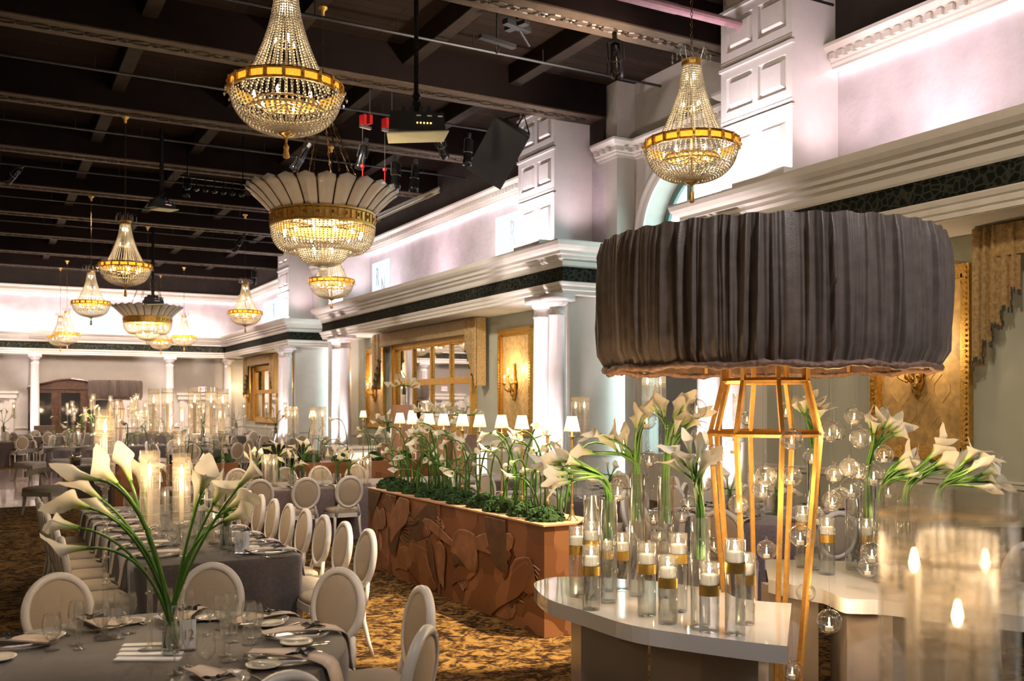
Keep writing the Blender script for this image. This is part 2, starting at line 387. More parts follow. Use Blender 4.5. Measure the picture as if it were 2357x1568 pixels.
#PART2
# ================================================================== THE ROOM
XE, XW, XU, XR = 10.45, 11.6, 11.55, 12.0       # entablature face, bay wall, clerestory wall, recess wall
YB = 48.0
m = M(); m.add([(-3,-5,0),(13,-5,0),(13,50,0),(-3,50,0)], [(0,1,2,3)]); struct(m, 'floor', carpet)
m = M(); m.box(-2.3, 6.2, 20.45, 32.4, .001, .012); struct(m, 'floor', dancem)
m = M(); m.box(-3.2, 13, -5.2, 50, 8.7, 8.8); struct(m, 'ceiling', plankm)
m = M(); m.box(-2.5, -2.3, -5, 50, 0, 8.7); struct(m, 'wall_left', cream)
m = M(); m.box(-2.5, 13, -5.2, -5, 0, 8.7); struct(m, 'wall_front', cream)
# arched recess walls --------------------------------------------------
def arch_wall(y0, y1, n):
    yc = (y0+y1)/2; rad, zs, z1, zsill, X = 1.42, 5.35, 8.7, .95, XR
    m = M()
    def q(ya, yb, za, zb): m.add([(X,ya,za),(X,yb,za),(X,yb,zb),(X,ya,zb)], [(0,3,2,1)])
    q(y0, yc-rad, 0, z1); q(yc+rad, y1, 0, z1); q(yc-rad, yc+rad, 0, zsill)
    N = 24; arc = [(yc+rad*math.cos(PI*i/N), zs+rad*math.sin(PI*i/N)) for i in range(N+1)]
    for i in range(N):
        (a, za), (b, zb) = arc[i], arc[i+1]
        m.add([(X,a,za),(X,b,zb),(X,b,z1),(X,a,z1)], [(0,1,2,3)])
    outl = [(yc+rad, zsill)]+arc+[(yc-rad, zsill)]
    for i in range(len(outl)):
        (a, za), (b, zb) = outl[i], outl[(i+1) % len(outl)]
        m.add([(X,a,za),(X,b,zb),(X+.55,b,zb),(X+.55,a,za)], [(0,1,2,3)])
    struct(m, 'wall_right', cream)
    # arch architrave
    m = M(); prof = [(0,.0),(0,.05),(.06,.07),(.10,.05),(.16,.05),(.20,.09),(.24,.09),(.26,.0)]
    rows = []
    for (ya, za) in [(yc+rad, zsill)]+arc+[(yc-rad, zsill)]:
        if za <= zs+1e-6: nx = 1 if ya > yc else -1; nd = (nx, 0)
        else: nd = ((ya-yc)/rad, (za-zs)/rad)
        rows.append([(X-h, ya+nd[0]*o, za+nd[1]*o) for o, h in prof])
    k = len(prof); vs = [v for r in rows for v in r]
    m.add(vs, [(i*k+j, (i+1)*k+j, (i+1)*k+j+1, i*k+j+1) for i in range(len(rows)-1) for j in range(k-1)])
    trim(m, trimw)
    # window
    w = M(); xf = X+.45
    for yy in (yc-.52, yc+.52): w.box(xf, xf+.08, yy-.07, yy+.07, zsill, zs+math.sqrt(rad**2-.27)-.01)
    w.box(xf, xf+.08, yc-rad, yc+rad, zs-.95, zs-.85)
    for i in range(N):
        (a, za), (b, zb) = arc[i], arc[i+1]
        ia, iza, ib, izb = [(yc+(v-yc)*.89) if j % 2 == 0 else (zs+(v-zs)*.89) for j, v in enumerate((a, za, b, zb))]
        w.add([(xf,a,za),(xf,b,zb),(xf,ib,izb),(xf,ia,iza),(xf+.08,ia,iza),(xf+.08,ib,izb)], [(0,1,2,3),(3,2,5,4)])
    for yy in (yc-rad, yc+rad-.12): w.box(xf, xf+.08, yy, yy+.12, zsill, zs)
    wo = struct(w, 'window_%d' % n, mullion)
    g = M(); poly = [(yc-rad, zsill), (yc+rad, zsill)]+arc[1:-1]
    g.add([(xf+.04, a, b) for a, b in [(yc+rad, zsill)]+arc+[(yc-rad, zsill)]], [tuple(range(N+3))])
    g.build('pane', panewin, wo)
    b = M(); b.box(X+.22, X+.225, yc-rad+.02, yc+rad-.20, zsill+.02, 4.6); b.tube([(X+.22,yc-rad+.02,4.62),(X+.22,yc+rad-.3,4.62)], .04, 8)
    o = b.build('roller_shade', shadeblind)
    tag(o, 'grey roller shade drawn down in the %s arched window recess' % ('nearer' if n == 1 else 'farther'), 'window shade')
    # daylight: area light added just outside the window
    L = light('AREA', (X+1.6, yc, 5.0), 60 if n == 1 else 50, (.80, .96, 1), (X, yc, 4.4), shape='RECTANGLE', size=3.4, size_y=6.5)
arch_wall(12.5, 16.7, 1); arch_wall(32.6, 36.8, 2)
# baseboard + rail in recesses
PROF_ARC = [(0,4.25),(.02,4.25),(.02,4.31),(.05,4.33),(.05,4.40),(.08,4.42),(.10,4.47),(.10,4.49),(0,4.49)]
PROF_FRZ = [(0,4.49),(.015,4.49),(.035,4.51),(.035,4.53),(.0151,4.55),(.0151,4.75),(.035,4.77),(.035,4.79),(.015,4.80),(0,4.80)]
PROF_COR = [(-.02,4.80),(.03,4.80),(.05,4.83),(.05,4.92),(.12,4.96),(.12,5.02),(.20,5.04),(.20,5.10),(.27,5.14),(.32,5.20),(.34,5.27),(.34,5.30),(-.02,5.30)]
def entab(path):
    for prof, mt in ((PROF_ARC, trimw), (PROF_FRZ, friezem), (PROF_COR, trimw)):
        m = M(); m.sweep(path, prof); trim(m, mt)
PROF_MOLD = [(0,7.10),(.06,7.10),(.06,7.14),(.10,7.17),(.10,7.20),(.13,7.22),(.13,7.31),(.20,7.34),(.26,7.40),(.26,7.45),(0,7.45)]
def mould(path, dent=True, led=True):
    m = M(); m.sweep(path, PROF_MOLD)
    if dent:
        for i in range(len(path)-1):
            a, b = Vector(path[i]), Vector(path[i+1]); d = b-a; L = d.length; d.normalize(); n = Vector((-d.y, d.x)); k = int(L/.17)
            for j in range(k):
                c = a+d*((j+.5)*L/k)+n*.16; m.cbox((c.x, c.y, 7.265), .09, .07, .09, math.atan2(d.y, d.x))
    trim(m, trimw)
    if led:
        m = M(); m.sweep(path, [(.01,7.06),(.05,7.06),(.05,7.095),(.01,7.095)])
        _tr[0] += 1; o = struct(m, 'trim_%d' % _tr[0], ledm)
def column(x, y, rz=0.):
    m = M(); _tr[0] += 1
    prof = [(.24,0),(.24,.10),(.225,.12),(.235,.16),(.235,.20),(.20,.23),(.195,.26),(.19,.30),(.19,1.4),(.185,2.6),(.165,3.78),(.185,3.80),(.185,3.84),(.165,3.86),(.165,3.98),(.185,4.0),(.23,4.07),(.235,4.10)]
    m.lathe(prof, 24, (x,y,0)); m.cbox((x,y,4.175), .54, .54, .15); m.cbox((x,y,.05), .54, .54, .1)
    o = m.build('trim_%d' % _tr[0], panelw, smooth=False); o['kind'] = 'structure'
    for p in o.data.polygons: p.use_smooth = len(p.vertices) == 4 and abs(p.normal.z) < .9 and p.area < .5
    return o
def pier(y0, y1, x=10.6, depth=.95):
    m = M(); m.box(x+.03, x+depth, y0, y1, 5.3, 8.7); W = y1-y0
    m.box(x-.02, x+depth, y0-.03, y1+.03, 5.3, 5.42)
    for z0, z1 in ((5.46,6.46),(6.50,7.42),(7.46,8.36)):
        m.box(x-.045, x+.03, y0-.02, y1+.02, z1-.05, z1); m.box(x-.02, x+.03, y0, y1, z0, z0+.05)
        for a, b in ((y0,y0+.13),(y1-.13,y1)): m.box(x-.012, x+.03, a, b, z0+.05, z1-.05)
        m.box(x-.012, x+.03, y0+.13, y1-.13, z1-.18, z1-.05); m.box(x-.012, x+.03, y0+.13, y1-.13, z0+.05, z0+.2)
        yc = (y0+y1)/2; m.box(x-.012, x+.03, yc-.06, yc+.06, z0+.2, z1-.18)
        for a, b in ((y0+.18, yc-.11), (yc+.11, y1-.18)):
            zA, zB = z0+.25, z1-.23; e = .05
            m.add([(x+.03,a,zA),(x+.03,b,zA),(x+.03,b,zB),(x+.03,a,zB),(x-.03,a+e,zA+e),(x-.03,b-e,zA+e),(x-.03,b-e,zB-e),(x-.03,a+e,zB-e)],
                  [(0,1,5,4),(1,2,6,5),(2,3,7,6),(3,0,4,7),(4,5,6,7)])
    trim(m, panelw)
def bay(y0, y1, cols, piers, capstart=True, capend=True):
    path = ([(XR, y0)] if capstart else [])+[(XE, y0), (XE, y1)]+([(XR, y1)] if capend else [])
    if capend or not capstart: entab(path)
    m = M(); m.box(XE+.0, XR+.3, y0+.0, y1-.0, 4.24, 4.25+.04); m.box(XE+.01, XU+.3, y0+.01, y1-.01, 5.28, 5.31); struct(m, 'wall_right', cream)
    m = M(); m.box(XW, XW+.15, y0+.4, y1-.4, 0, 4.25); struct(m, 'wall_right', sage)
    m = M(); m.box(XW-.03, XW, y0+.4, y1-.4, .86, .93); m.box(XW-.05, XW, y0+.4, y1-.4, .93, .96); trim(m, trimw)
    m = M(); m.box(XW-.03, XW, y0+.4, y1-.4, 0, .18); struct(m, 'baseboard_right', trimw)
    for a in ((y0+.25, y0+.45), (y1-.45, y1-.25)):
        m = M(); m.box(XE+.32, XR+.05, a[0], a[1], 0, 4.25); m.box(XE+.28, XR+.05, a[0]-.03, a[1]+.03, .86, .95); m.box(XE+.28, XR+.05, a[0]-.03, a[1]+.03, 0, .2); struct(m, 'wall_right', trimw)
    m = M(); m.box(XU, XU+.15, y0+.05, y1-.05, 5.3, 7.45); struct(m, 'wall_right', pinkw)
    m = M(); m.box(XU-.06, XU+.2, y0+.05, y1-.05, 7.45, 8.7); struct(m, 'wall_right', darkwall)
    for y in cols: column(XE+.02, y)
    for a, b in piers: pier(a, b)
bay(-3.6, 12.5, [11.6, 12.22], [(10.47, 12.05)])
bay(16.7, 32.6, [16.96, 17.6, 30.25, 31.1], [(17.28, 18.83), (30.85, 32.35)])
bay(36.8, 49.2, [37.1, 37.8], [(37.4, 38.95)], True, False)
entab([(XR, 36.8), (XE, 36.8), (XE, YB), (-2.3, YB)])
mould([(XU-.06, -3.5), (XU-.06, 10.47)]); mould([(XU-.06, 18.83), (XU-.06, 30.85)]); mould([(XU-.06, 38.95), (XU-.06, YB+1.1), (-2.3, YB+1.1)])
for a, b in ((12.5, 16.7), (32.6, 36.8)):
    mould([(XR-.45, a-.3), (XR-.45, a+.35), (XR, a+.35), (XR, b-.35), (XR-.45, b-.35), (XR-.45, b+.3)], True, False)
    m = M(); m.box(XR-.45, XR+.2, a-.05, a+.35, 5.3, 8.7); m.box(XR-.45, XR+.2, b-.35, b+.05, 5.3, 8.7); struct(m, 'wall_right', cream)
    m = M(); m.box(XR-.03, XR, a+.4, b-.4, 0, .2); struct(m, 'baseboard_right', trimw)
# back wall ----------------------------------------------------------------
m = M(); m.box(-2.5, 12, YB+1.15, YB+1.3, 0, 4.3); struct(m, 'wall_back', cream)
m = M(); m.box(-2.5, 12, YB+1.15, YB+1.3, 5.3, 7.45); struct(m, 'wall_back', pinkw)
m = M(); m.box(-2.5, 12, YB+1.09, YB+1.3, 7.45, 8.7); struct(m, 'wall_back', darkwall)
m = M(); m.box(-2.5, 11.5, YB, YB+1.2, 4.24, 4.30); m.box(-2.5, 11.5, YB, YB+1.2, 5.28, 5.31); struct(m, 'wall_back', cream)
m = M(); m.box(-2.4, XW, YB+1.11, YB+1.15, .86, .95); trim(m, trimw)
for x in (2.05, 7.84, 10.62): column(x, YB+.02+(.3 if x > 10 else 0))
def door(n, x0, x1, zt):
    y = YB+1.15; m = M(); m.box(x0-.22, x0, y-.06, y, 0, zt+.2); m.box(x1, x1+.22, y-.06, y, 0, zt+.2); m.box(x0-.3, x1+.3, y-.1, y, zt, zt+.22); m.box(x0-.36, x1+.36, y-.14, y, zt+.22, zt+.32)
    xc = (x0+x1)/2; m.box(x0, xc-.01, y-.02, y, 0, zt); m.box(xc+.01, x1, y-.02, y, 0, zt)
    o = struct(m, 'door_%d' % n, trimw)
    c = M()
    for s in (-1, 1): c.box(xc+s*.45-.16, xc+s*.45+.16, y-.09, y-.02, zt-.12, zt-.05)
    c.build('door_closer', drivew, o)
    h = M()
    for s in (-1, 1): h.box(xc+s*.12-.03, xc+s*.12+.03, y-.07, y-.02, 1.0, 1.1)
    h.build('door_handle', drivew, o)
door(1, -.6, 1.05, 2.25); door(2, 8.7, 10.2, 2.2)
def text(s, loc, rot, size, mt, parent=None, ext=.002, sx=1., name='lettering', align='CENTER'):
    c = bpy.data.curves.new(name, 'FONT'); c.body = s; c.size = size; c.extrude = ext; c.align_x = align; c.align_y = 'CENTER'; c.materials.append(mt)
    t = bpy.data.objects.new(name, c); COL.objects.link(t); bpy.context.view_layer.update()
    me = bpy.data.meshes.new_from_object(t.evaluated_get(bpy.context.evaluated_depsgraph_get())); bpy.data.objects.remove(t)
    o = bpy.data.objects.new(name, me); COL.objects.link(o); o.location = loc; o.rotation_euler = rot; o.scale = (sx, 1, 1)
    if parent: o.parent = parent
    return o
for x, z, lab in ((9.55, 2.72, 'small red and white exit sign over the right-hand back doors'), (.35, 2.85, 'pale exit sign over the left-hand back doors')):
    e = empty('exit_sign', (x, YB+1.1, z)); tag(e, lab, 'exit sign')
    m = M(); m.box(-.2, .2, -.04, .04, -.14, .14); m.build('sign_box', porcel, e)
    m = M(); m.box(-.18, .18, -.045, -.041, -.12, .12); m.build('sign_face', exitm, e)
    text('EXIT', (0, -.05, 0), (PI/2, 0, 0), .2, redm, e)
# ceiling beams, joists -----------------------------------------------------
orn = M(); x = -2.2; k = 0
while x < 11.2:
    if k % 2 == 0: orn.ring((x, 0, 0), .15, .085, .017, 10, 4); x += .25
    else:
        orn.ring((x-.03, 0, 0), .085, .06, .017, 8, 4); orn.ring((x+.06, .0, 0), .05, .045, .015, 6, 4); x += .25
    k += 1
orn0 = None
joistm = pmat('joist_underside', (.022, .014, .009), .7, ns=6, na=.3, spec=.15)
beamY = [13.0+4.27*i for i in range(-3, 9)]
for i, yb in enumerate(beamY):
    if yb < -4: continue
    m = M(); m.box(-2.3, XU-.06, yb-.62, yb+.02, 8.02, 8.7)
    _tr[0] += 1; b = struct(m, 'trim_%d' % _tr[0], beamm)
    s = M(); s.box(-2.3, XU-.05, yb-.60, yb, 7.995, 8.02); s.build('ornament_strip', stripm, b)
    if orn0 is None: orn0 = orn.build('ornament_chain', ornm, b, loc=(0, yb-.3, 7.99)); oc = orn0
    else: oc = orn0.copy(); COL.objects.link(oc); oc.parent = b; oc.location = (0, yb-.3, 7.99)
for j, xj in enumerate((-2.2, .1, 2.4, 4.7, 7.0, 9.28)):
    m = M(); m.box(xj-.13, xj+.13, -5, 49, 8.35, 8.7)
    _tr[0] += 1; o = struct(m, 'trim_%d' % _tr[0], beamm)
    s = M(); s.box(xj-.125, xj+.125, -5, 49, 8.33, 8.35); s.build('joist_board', joistm, o)
# conduit pipes under the boards
for i, yb in enumerate(beamY[2:9]):
    m = M(); yy = yb+1.75; m.tube([(-2.2, yy, 8.1), (XU-.1, yy, 8.1)], .025, 6)
    for q in range(9): m.tube([(-1+q*1.4, yy, 8.1), (-1+q*1.4, yy, 8.33)], .01, 5)
    o = m.build('conduit_pipe', blackm)
    tag(o, 'thin dark conduit pipe under the ceiling boards, {o} gap between beams counted from the front', 'pipe', 'ceiling conduits', key=yb)
m = M(); a = Vector((2.0, 11.6, 8.02)); b = Vector((10.6, 11.6, 8.02)); m.tube([a, a.lerp(b, .6), a.lerp(b, .602), a.lerp(b, .85), a.lerp(b,.852), b], [.075,.075,.082,.082,.075,.075], 12)
o = m.build('drain_pipe', pinkpipe); tag(o, 'thick pink-lit pipe running into the top of the right paneled pier', 'pipe')
# projected monograms: glowing slabs stand in for projector light on the walls --------------------------------------------------
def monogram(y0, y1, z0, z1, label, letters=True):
    e = empty('projected_image', (XU-.01, (y0+y1)/2, (z0+z1)/2)); tag(e, label, 'projected monogram')
    m = M(); w, h = (y1-y0)/2, (z1-z0)/2; m.box(-.012, 0, -w, w, -h, h); m.build('projected_glow', projglow, e)
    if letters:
        text('R', (-.016, w*.35, h*.18), (PI/2, 0, -PI/2), h*1.35, projletm, e, .001, .5)
        text('N', (-.016, -w*.3, -h*.32), (PI/2, 0, -PI/2), h*1.2, projletm, e, .001, .6)
projletm = pmat('projected_letter_grey', (.42, .46, .50), .8, ns=30, na=.05)  # dimmer letters of the projected image, put in as grey colour
def yat(px, X=XU): t = (px-CX)/F_PX; d = X/(SN+CS*t); return d*(CS-SN*t), d
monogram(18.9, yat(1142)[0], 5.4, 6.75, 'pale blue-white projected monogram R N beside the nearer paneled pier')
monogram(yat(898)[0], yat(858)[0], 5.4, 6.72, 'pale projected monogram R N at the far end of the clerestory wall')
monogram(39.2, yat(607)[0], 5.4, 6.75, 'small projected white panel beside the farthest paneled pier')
e = empty('projected_image', (4.65, YB+1.14, 6.0)); tag(e, 'white projected rectangle on the back clerestory behind the chandeliers', 'projected monogram')
m = M(); m.box(-.78, .78, -.012, 0, -.65, .65); m.build('projected_glow', projglow, e)
#PART3
# ================================================================== BAY WALL FITTINGS
def frame_box(m, w, h, t, dpt, x=0.):   # picture frame in the y-z plane, facing -x
    for (a, b, c, d) in ((-w,w,h-t,h),(-w,w,-h,-h+t),(-w,-w+t,-h+t,h-t),(w-t,w,-h+t,h-t)):
        m.box(x-dpt, x, a, b, c, d)
    for (a, b, c, d) in ((-w+t,w-t,h-t-.05,h-t),(-w+t,w-t,-h+t,-h+t+.05),(-w+t,-w+t+.05,-h+t,h-t),(w-t-.05,w-t,-h+t,h-t)):
        m.box(x-dpt*.55, x, a, b, c, d)
    for (a, b, c, d) in ((-w-.02,w+.02,h,h+.03),(-w-.02,w+.02,-h-.03,-h),(-w-.02,-w,-h,h),(w,w+.02,-h,h)):
        m.box(x-dpt*1.3, x, a, b, c, d)
def sconce_parts(e, x0=0., z0=0.):
    m = M()
    m.lathe([(.01,-.42),(.05,-.38),(.04,-.33),(.075,-.28),(.10,-.20),(.075,-.12),(.09,-.05),(.06,.03),(.085,.12),(.05,.22),(.065,.30),(.03,.38),(.045,.44),(.005,.52)], 10, (x0,0,z0))
    for i in range(5): m.ball((x0-.05*math.cos(i), .09*math.sin(i*2.1), z0-.25+i*.14), .045, 1.2, 6, 4)
    m.build('back_plate', goldm, e, True)
    for k, (dy, dx, dz) in enumerate(((-.20,-.16,0),(.0,-.26,.0),(.20,-.16,0),(0,-.16,.20))):
        a = M(); a.tube([(x0-.04,dy*.1,z0-.1),(x0+dx*.5,dy*.55,z0-.20+dz*.6),(x0+dx*.95,dy*.95,z0-.14+dz),(x0+dx,dy,z0-.02+dz)], [.022,.018,.015,.018], 6)
        a.lathe([(.005,0),(.05,.015),(.055,.03),(.02,.04)], 8, (x0+dx,dy,z0-.02+dz)); a.ring((x0+dx*.5,dy*.55,z0-.16+dz*.6), .035, .035, .01, 8, 4, 'x')
        ao = a.build('candle_arm', goldm, e, True)
        c = M(); c.lathe([(.014,0),(.014,.12)], 8, (x0+dx,dy,z0+.02+dz), cap=True); c.build('candle_sleeve', waxm, ao)
        f = M(); f.lathe([(.003,0),(.017,.02),(.015,.04),(.003,.075)], 6, (x0+dx,dy,z0+.14+dz)); f.build('bulb', bulb, ao, True)
def gilt_panel(y, zc, hw, hh, lab, slab, lit=True):
    e = empty('gilt_wall_panel', (XW-.004, y, zc)); tag(e, lab, 'wall panel', 'gilt framed damask panels')
    m = M(); frame_box(m, hw, hh, .10, .07)
    for i in range(int(hh*2/.07)):
        z = -hh+.05+i*.07
        for s in (-1, 1): m.ball((-.085, s*(hw-.035), z), .022, 1., 5, 3)
    m.build('gilt_frame', goldm, e)
    m = M(); m.box(-.02, -.005, -hw+.1, hw-.1, -hh+.1, hh-.1)
    m.build('damask_field', damask, e)
    p = M()
    nz = int(hh*2/.34)
    for j in range(nz):
        for i in range(3):
            yy = (-.45+i*.45 + (.225 if j % 2 else 0))*hw; zz = -hh+.3+j*.33
            if abs(yy) > hw-.28: continue
            for s in (-1, 1): p.tube([(-.022, yy, zz-.2), (-.022, yy+s*.13, zz-.05), (-.022, yy+s*.12, zz+.06), (-.022, yy, zz+.2)], .004, 4)
    p.build('raised_scroll_pattern', damask, e)
    s = empty('wall_sconce', (XW-.08, y, zc-.05 if hh > 1 else zc)); tag(s, slab, 'sconce', 'gilt candle sconces')
    sconce_parts(s)
    if lit: light('POINT', (XW-.30, y, zc+.32), 22, WARM, shadow_soft_size=.05)
gilt_panel(9.02, 2.52, .80, 1.30, 'large gilt-framed gold damask panel at the right behind the big lampshade', 'dark gold candle sconce half hidden under the big lampshade')
gilt_panel(20.72, 2.52, .80, 1.30, 'gilt-framed damask panel between the mirror window and the nearer white columns', 'glowing gold candle sconce beside the nearer white columns')
gilt_panel(30.35, 2.52, .80, 1.30, 'gilt-framed damask panel partly behind the far drape of the mirror window', 'glowing gold candle sconce left of the mirror window')
def mirror_window(y0, y1, z0, z1, cols, lab, far=False):
    yc, hw, zc, hh = (y0+y1)/2, (y1-y0)/2, (z0+z1)/2, (z1-z0)/2
    e = empty('mirror_window', (XW-.004, yc, zc)); tag(e, lab, 'mirror')
    m = M(); frame_box(m, hw, hh, .18, .12); m.build('gilt_frame', goldm, e)
    m = M(); m.box(-.02, -.002, -hw+.15, hw-.15, -hh+.15, hh-.15); m.build('mirror_glass', mirror, e)
    m = M(); n = cols
    for i in range(1, n): y = -hw+.18+(2*hw-.36)*i/n; m.box(-.08, -.02, y-.05, y+.05, -hh+.18, hh-.18)
    m.box(-.09, -.02, -hw+.18, hw-.18, .02, .20); m.build('glazing_bars', goldm, e)
mirror_window(22.9, 28.6, 1.15, 3.88, 4, 'large gilt mirrored window of eight panes behind the row of small lamps')
mirror_window(42.4, 46.6, 1.15, 3.75, 3, 'small far mirrored window with orange-gold frame near the back corner')
def drapes(y0, y1, zt, lab, low=2.45, side=0):
    e = empty('window_drapery', (XW-.25, (y0+y1)/2, 0)); tag(e, lab, 'drapes', 'gold swag drapes')
    hw = (y1-y0)/2
    m = M(); m.box(-.18, .02, -hw+.3, hw-.3, zt-.42, zt-.02); m.build('pelmet', drape, e)
    for s in (-1, 1):
        if side and s != side: continue
        m = M(); n = 40; top = []; 
        for i in range(n+1):     # pleated jabot with a stepped lower hem
            t = i/n; y = s*(hw-.02-t*.62); x = -.17-.05*math.sin(t*30)-.02*math.sin(t*71)
            zb = low+t*1.0+.06*math.sin(t*30); top.append((x, y, zb))
        vs = []; rows = 6
        for r in range(rows+1):
            for x, y, zb in top: vs.append((x*(1 if r > 0 else .9), y, zt-.02+(zb-zt)*r/rows))
        m.add(vs, [(r*(n+1)+i, r*(n+1)+i+1, (r+1)*(n+1)+i+1, (r+1)*(n+1)+i) for r in range(rows) for i in range(n)])
        m.build('side_jabot', drape, e, True)
        m = M(); m.box(-.16, .1, s*hw-.015, s*hw+.015, low, zt-.02); m.build('return_panel', drape, e)
        m = M()
        for i in range(0, n, 1): m.tube([top[i], (top[i][0], top[i][1], top[i][2]-.07)], .012, 4)
        m.build('fringe', drapedk, e)
drapes(22.1, 29.6, 4.24, 'gold drapes hung around the large mirrored window')
drapes(41.8, 47.3, 4.24, 'gold drapes hung around the small far mirrored window')
drapes(.9, 7.92, 4.24, 'dark gold drape cut off by the right edge of the photo', 2.45)
gilt_panel(47.75, 2.52, .40, 1.25, 'far gilt-framed panel in the back corner', 'far candle sconce next to the back corner')
gilt_panel(40.6, 2.52, .6, 1.25, 'narrow far gilt-framed panel beside the farthest columns', 'far candle sconce beside the farthest columns')

# ================================================================== CHANDELIERS
def strand(m, pts, step, r, seg=5, rings=3):
    pts = [Vector(p) for p in pts]; acc = 0
    for a, b in zip(pts, pts[1:]):
        L = (b-a).length; d = (b-a)/max(L, 1e-6); t = acc
        while t < L: m.ball(a+d*t, r, 1., seg, rings); t += step
        acc = t-L
def chain_mesh(m, a, b, link=.05, t=.006):
    a, b = Vector(a), Vector(b); L = (b-a).length; n = max(1, int(L/link)); d = (b-a)/L
    side = d.cross(Vector((0,1,0))); side = side.normalized() if side.length > .1 else Vector((1,0,0)); s2 = d.cross(side)
    for i in range(n):
        c = a+d*(i+.5)*L/n; u = side if i % 2 else s2
        m.tube([c-d*L/n*.65, c+u*.016, c+d*L/n*.65, c-u*.016, c-d*L/n*.65], t, 3, cap=False)
def basket_chandelier(label):
    e = empty('basket_chandelier'); tag(e, label, 'chandelier', 'crystal basket chandeliers')
    m = M(); m.lathe([(.505,-.055),(.525,-.055),(.532,-.042),(.525,-.032),(.505,-.032),(.505,-.055)], 40); m.lathe([(.505,.032),(.525,.032),(.532,.042),(.525,.055),(.505,.055),(.505,.032)], 40)
    for i in range(20): a = 2*PI*i/20; m.cbox((.52*math.cos(a), .52*math.sin(a), 0), .03, .03, .11, a); m.ball((.54*math.cos(a), .54*math.sin(a), 0), .014, 1.4, 5, 3)
    rg = m.build('gilt_ring', goldm, e)
    m = M(); m.lathe([(.512,-.033),(.512,.033)], 40); m.build('amber_panels', amberm, rg)
    m = M()
    for i in range(36):
        a = 2*PI*(i+.5)/36; ca, sa = math.cos(a), math.sin(a); pts = []
        for k in range(9):
            t = k/8; r = .10+.24*t**1.9+.06*t; pts.append((r*ca, r*sa, .90-.88*t))
        strand(m, pts, .0265, .0125)
    o = m.build('bead_skirt', bead, e, True); o['kind'] = 'stuff'
    m = M()
    for i in range(56):
        a = 2*PI*(i+.5)/56; ca, sa = math.cos(a), math.sin(a); pts = []
        for k in range(9):
            t = k/8*PI/2*.93; r = .50*math.cos(t)**.8; pts.append((r*ca, r*sa, -.04-.36*math.sin(t)))
        strand(m, pts, .031, .0135)
    o = m.build('bead_basket', bead, e, True); o['kind'] = 'stuff'
    m = M(); m.lathe([(.005,.02),(.012,-.35),(.09,-.385),(.10,-.40),(.07,-.42),(.02,-.44),(.008,-.46)], 12); m.tube([(0,0,-.40),(0,0,.92)], .012, 6)
    for i in range(6): a = PI*i/3; m.tube([(0,0,-.12),(.2*math.cos(a),.2*math.sin(a),-.2),(.3*math.cos(a),.3*math.sin(a),-.14)], .009, 5)
    m.ring((0,0,-.13), .3, .3, .012, 24, 5); m.ring((0,0,-.20), .36, .36, .01, 24, 5); m.ring((0,0,.42), .1, .1, .008, 16, 4)
    m.build('inner_frame', brass, e, True)
    m = M(); m.lathe([(.012,-.46),(.012,-.50),(.03,-.53),(.022,-.56),(.035,-.62),(.02,-.635),(.005,-.64)], 8); m.build('tassel', goldm, e, True)
    m = M(); m.lathe([(.10,.88),(.115,.89),(.11,.93),(.12,.95),(.10,.955),(.095,.88)], 20); cr = m.build('crown', goldm, e)
    m = M()
    for i in range(10):
        a = 2*PI*i/10; ca, sa = math.cos(a), math.sin(a); r2 = .17+.05*(i % 2)
        m.tube([(.10*ca,.10*sa,.95),(.14*ca,.14*sa,1.09+.03*(i % 2)),(r2*ca,r2*sa,1.08)], .004, 4)
        for z, s in ((1.03,1.),(.97,.8)): m.lathe([(.002,.035*s),(.009,.015*s),(.014*s,-.01),(.009,-.03*s),(.001,-.038*s)], 6, (r2*ca, r2*sa, z))
    m.build('crystal_drops', crystal, cr)
    m = M()
    for i in range(20): a = 2*PI*i/20; m.lathe([(.002,.03),(.012,-.005),(.002,-.03)], 5, (.555*math.cos(a), .555*math.sin(a), -.06))
    m.build('ring_drops', crystal, rg)
    spots = [(.3*math.cos(PI*i/3), .3*math.sin(PI*i/3), -.10) for i in range(6)]+[(.10*math.cos(PI*i/1.5+.4), .10*math.sin(PI*i/1.5+.4), .44) for i in range(3)]+[(.05*math.cos(i*2.1), .05*math.sin(i*2.1), .76) for i in range(3)]
    for p in spots:
        m = M(); m.lathe([(.004,-.02),(.016,0),(.018,.018),(.010,.04),(.002,.055)], 6, p); m.build('candle_bulb', bulb, e, True)
    return e
def hang(e, x, y, z, ztop, name='suspension_chain', z0=.95, sc=1.):
    m = M(); chain_mesh(m, (0,0,z0), (0,0,(ztop-z)/sc-.12), .06, .0045); m.build(name, chainm, e)
    m = M(); m.lathe([(.004,-.14),(.03,-.12),(.03,-.06),(.075,-.02),(.08,0)], 10, (0,0,(ztop-z)/sc)); m.build('ceiling_canopy', goldm, e, True)
proto = Proto(basket_chandelier('x'))
CHL = [(2.47, 8.8, 4.88, 'near crystal basket chandelier cut off by the top of the photo'),
       (6.92, 8.36, 4.84, 'crystal basket chandelier hanging above the big taupe lampshade'),
       (2.62, 21.5, 4.86, 'crystal basket chandelier at left on a long cord, tallest of the left-hand row'),
       (7.15, 21.65, 4.84, 'crystal basket chandelier half hidden under the big petal chandelier'),
       (2.75, 30.2, 4.90, 'crystal basket chandelier second in the left-hand row'),
       (7.30, 30.7, 4.88, 'crystal basket chandelier alone in front of the far right corner'),
       (3.10, 44.2, 4.92, 'far crystal basket chandelier, right one of the overlapping pair at left'),
       (3.00, 46.6, 4.93, 'farthest crystal basket chandelier, left one of the overlapping pair at left'),
       (7.75, 43.8, 4.93, 'far small crystal basket chandelier right of the far petal chandelier'),
       (7.25, 46.9, 4.93, 'far small crystal basket chandelier just below the far petal chandelier')]
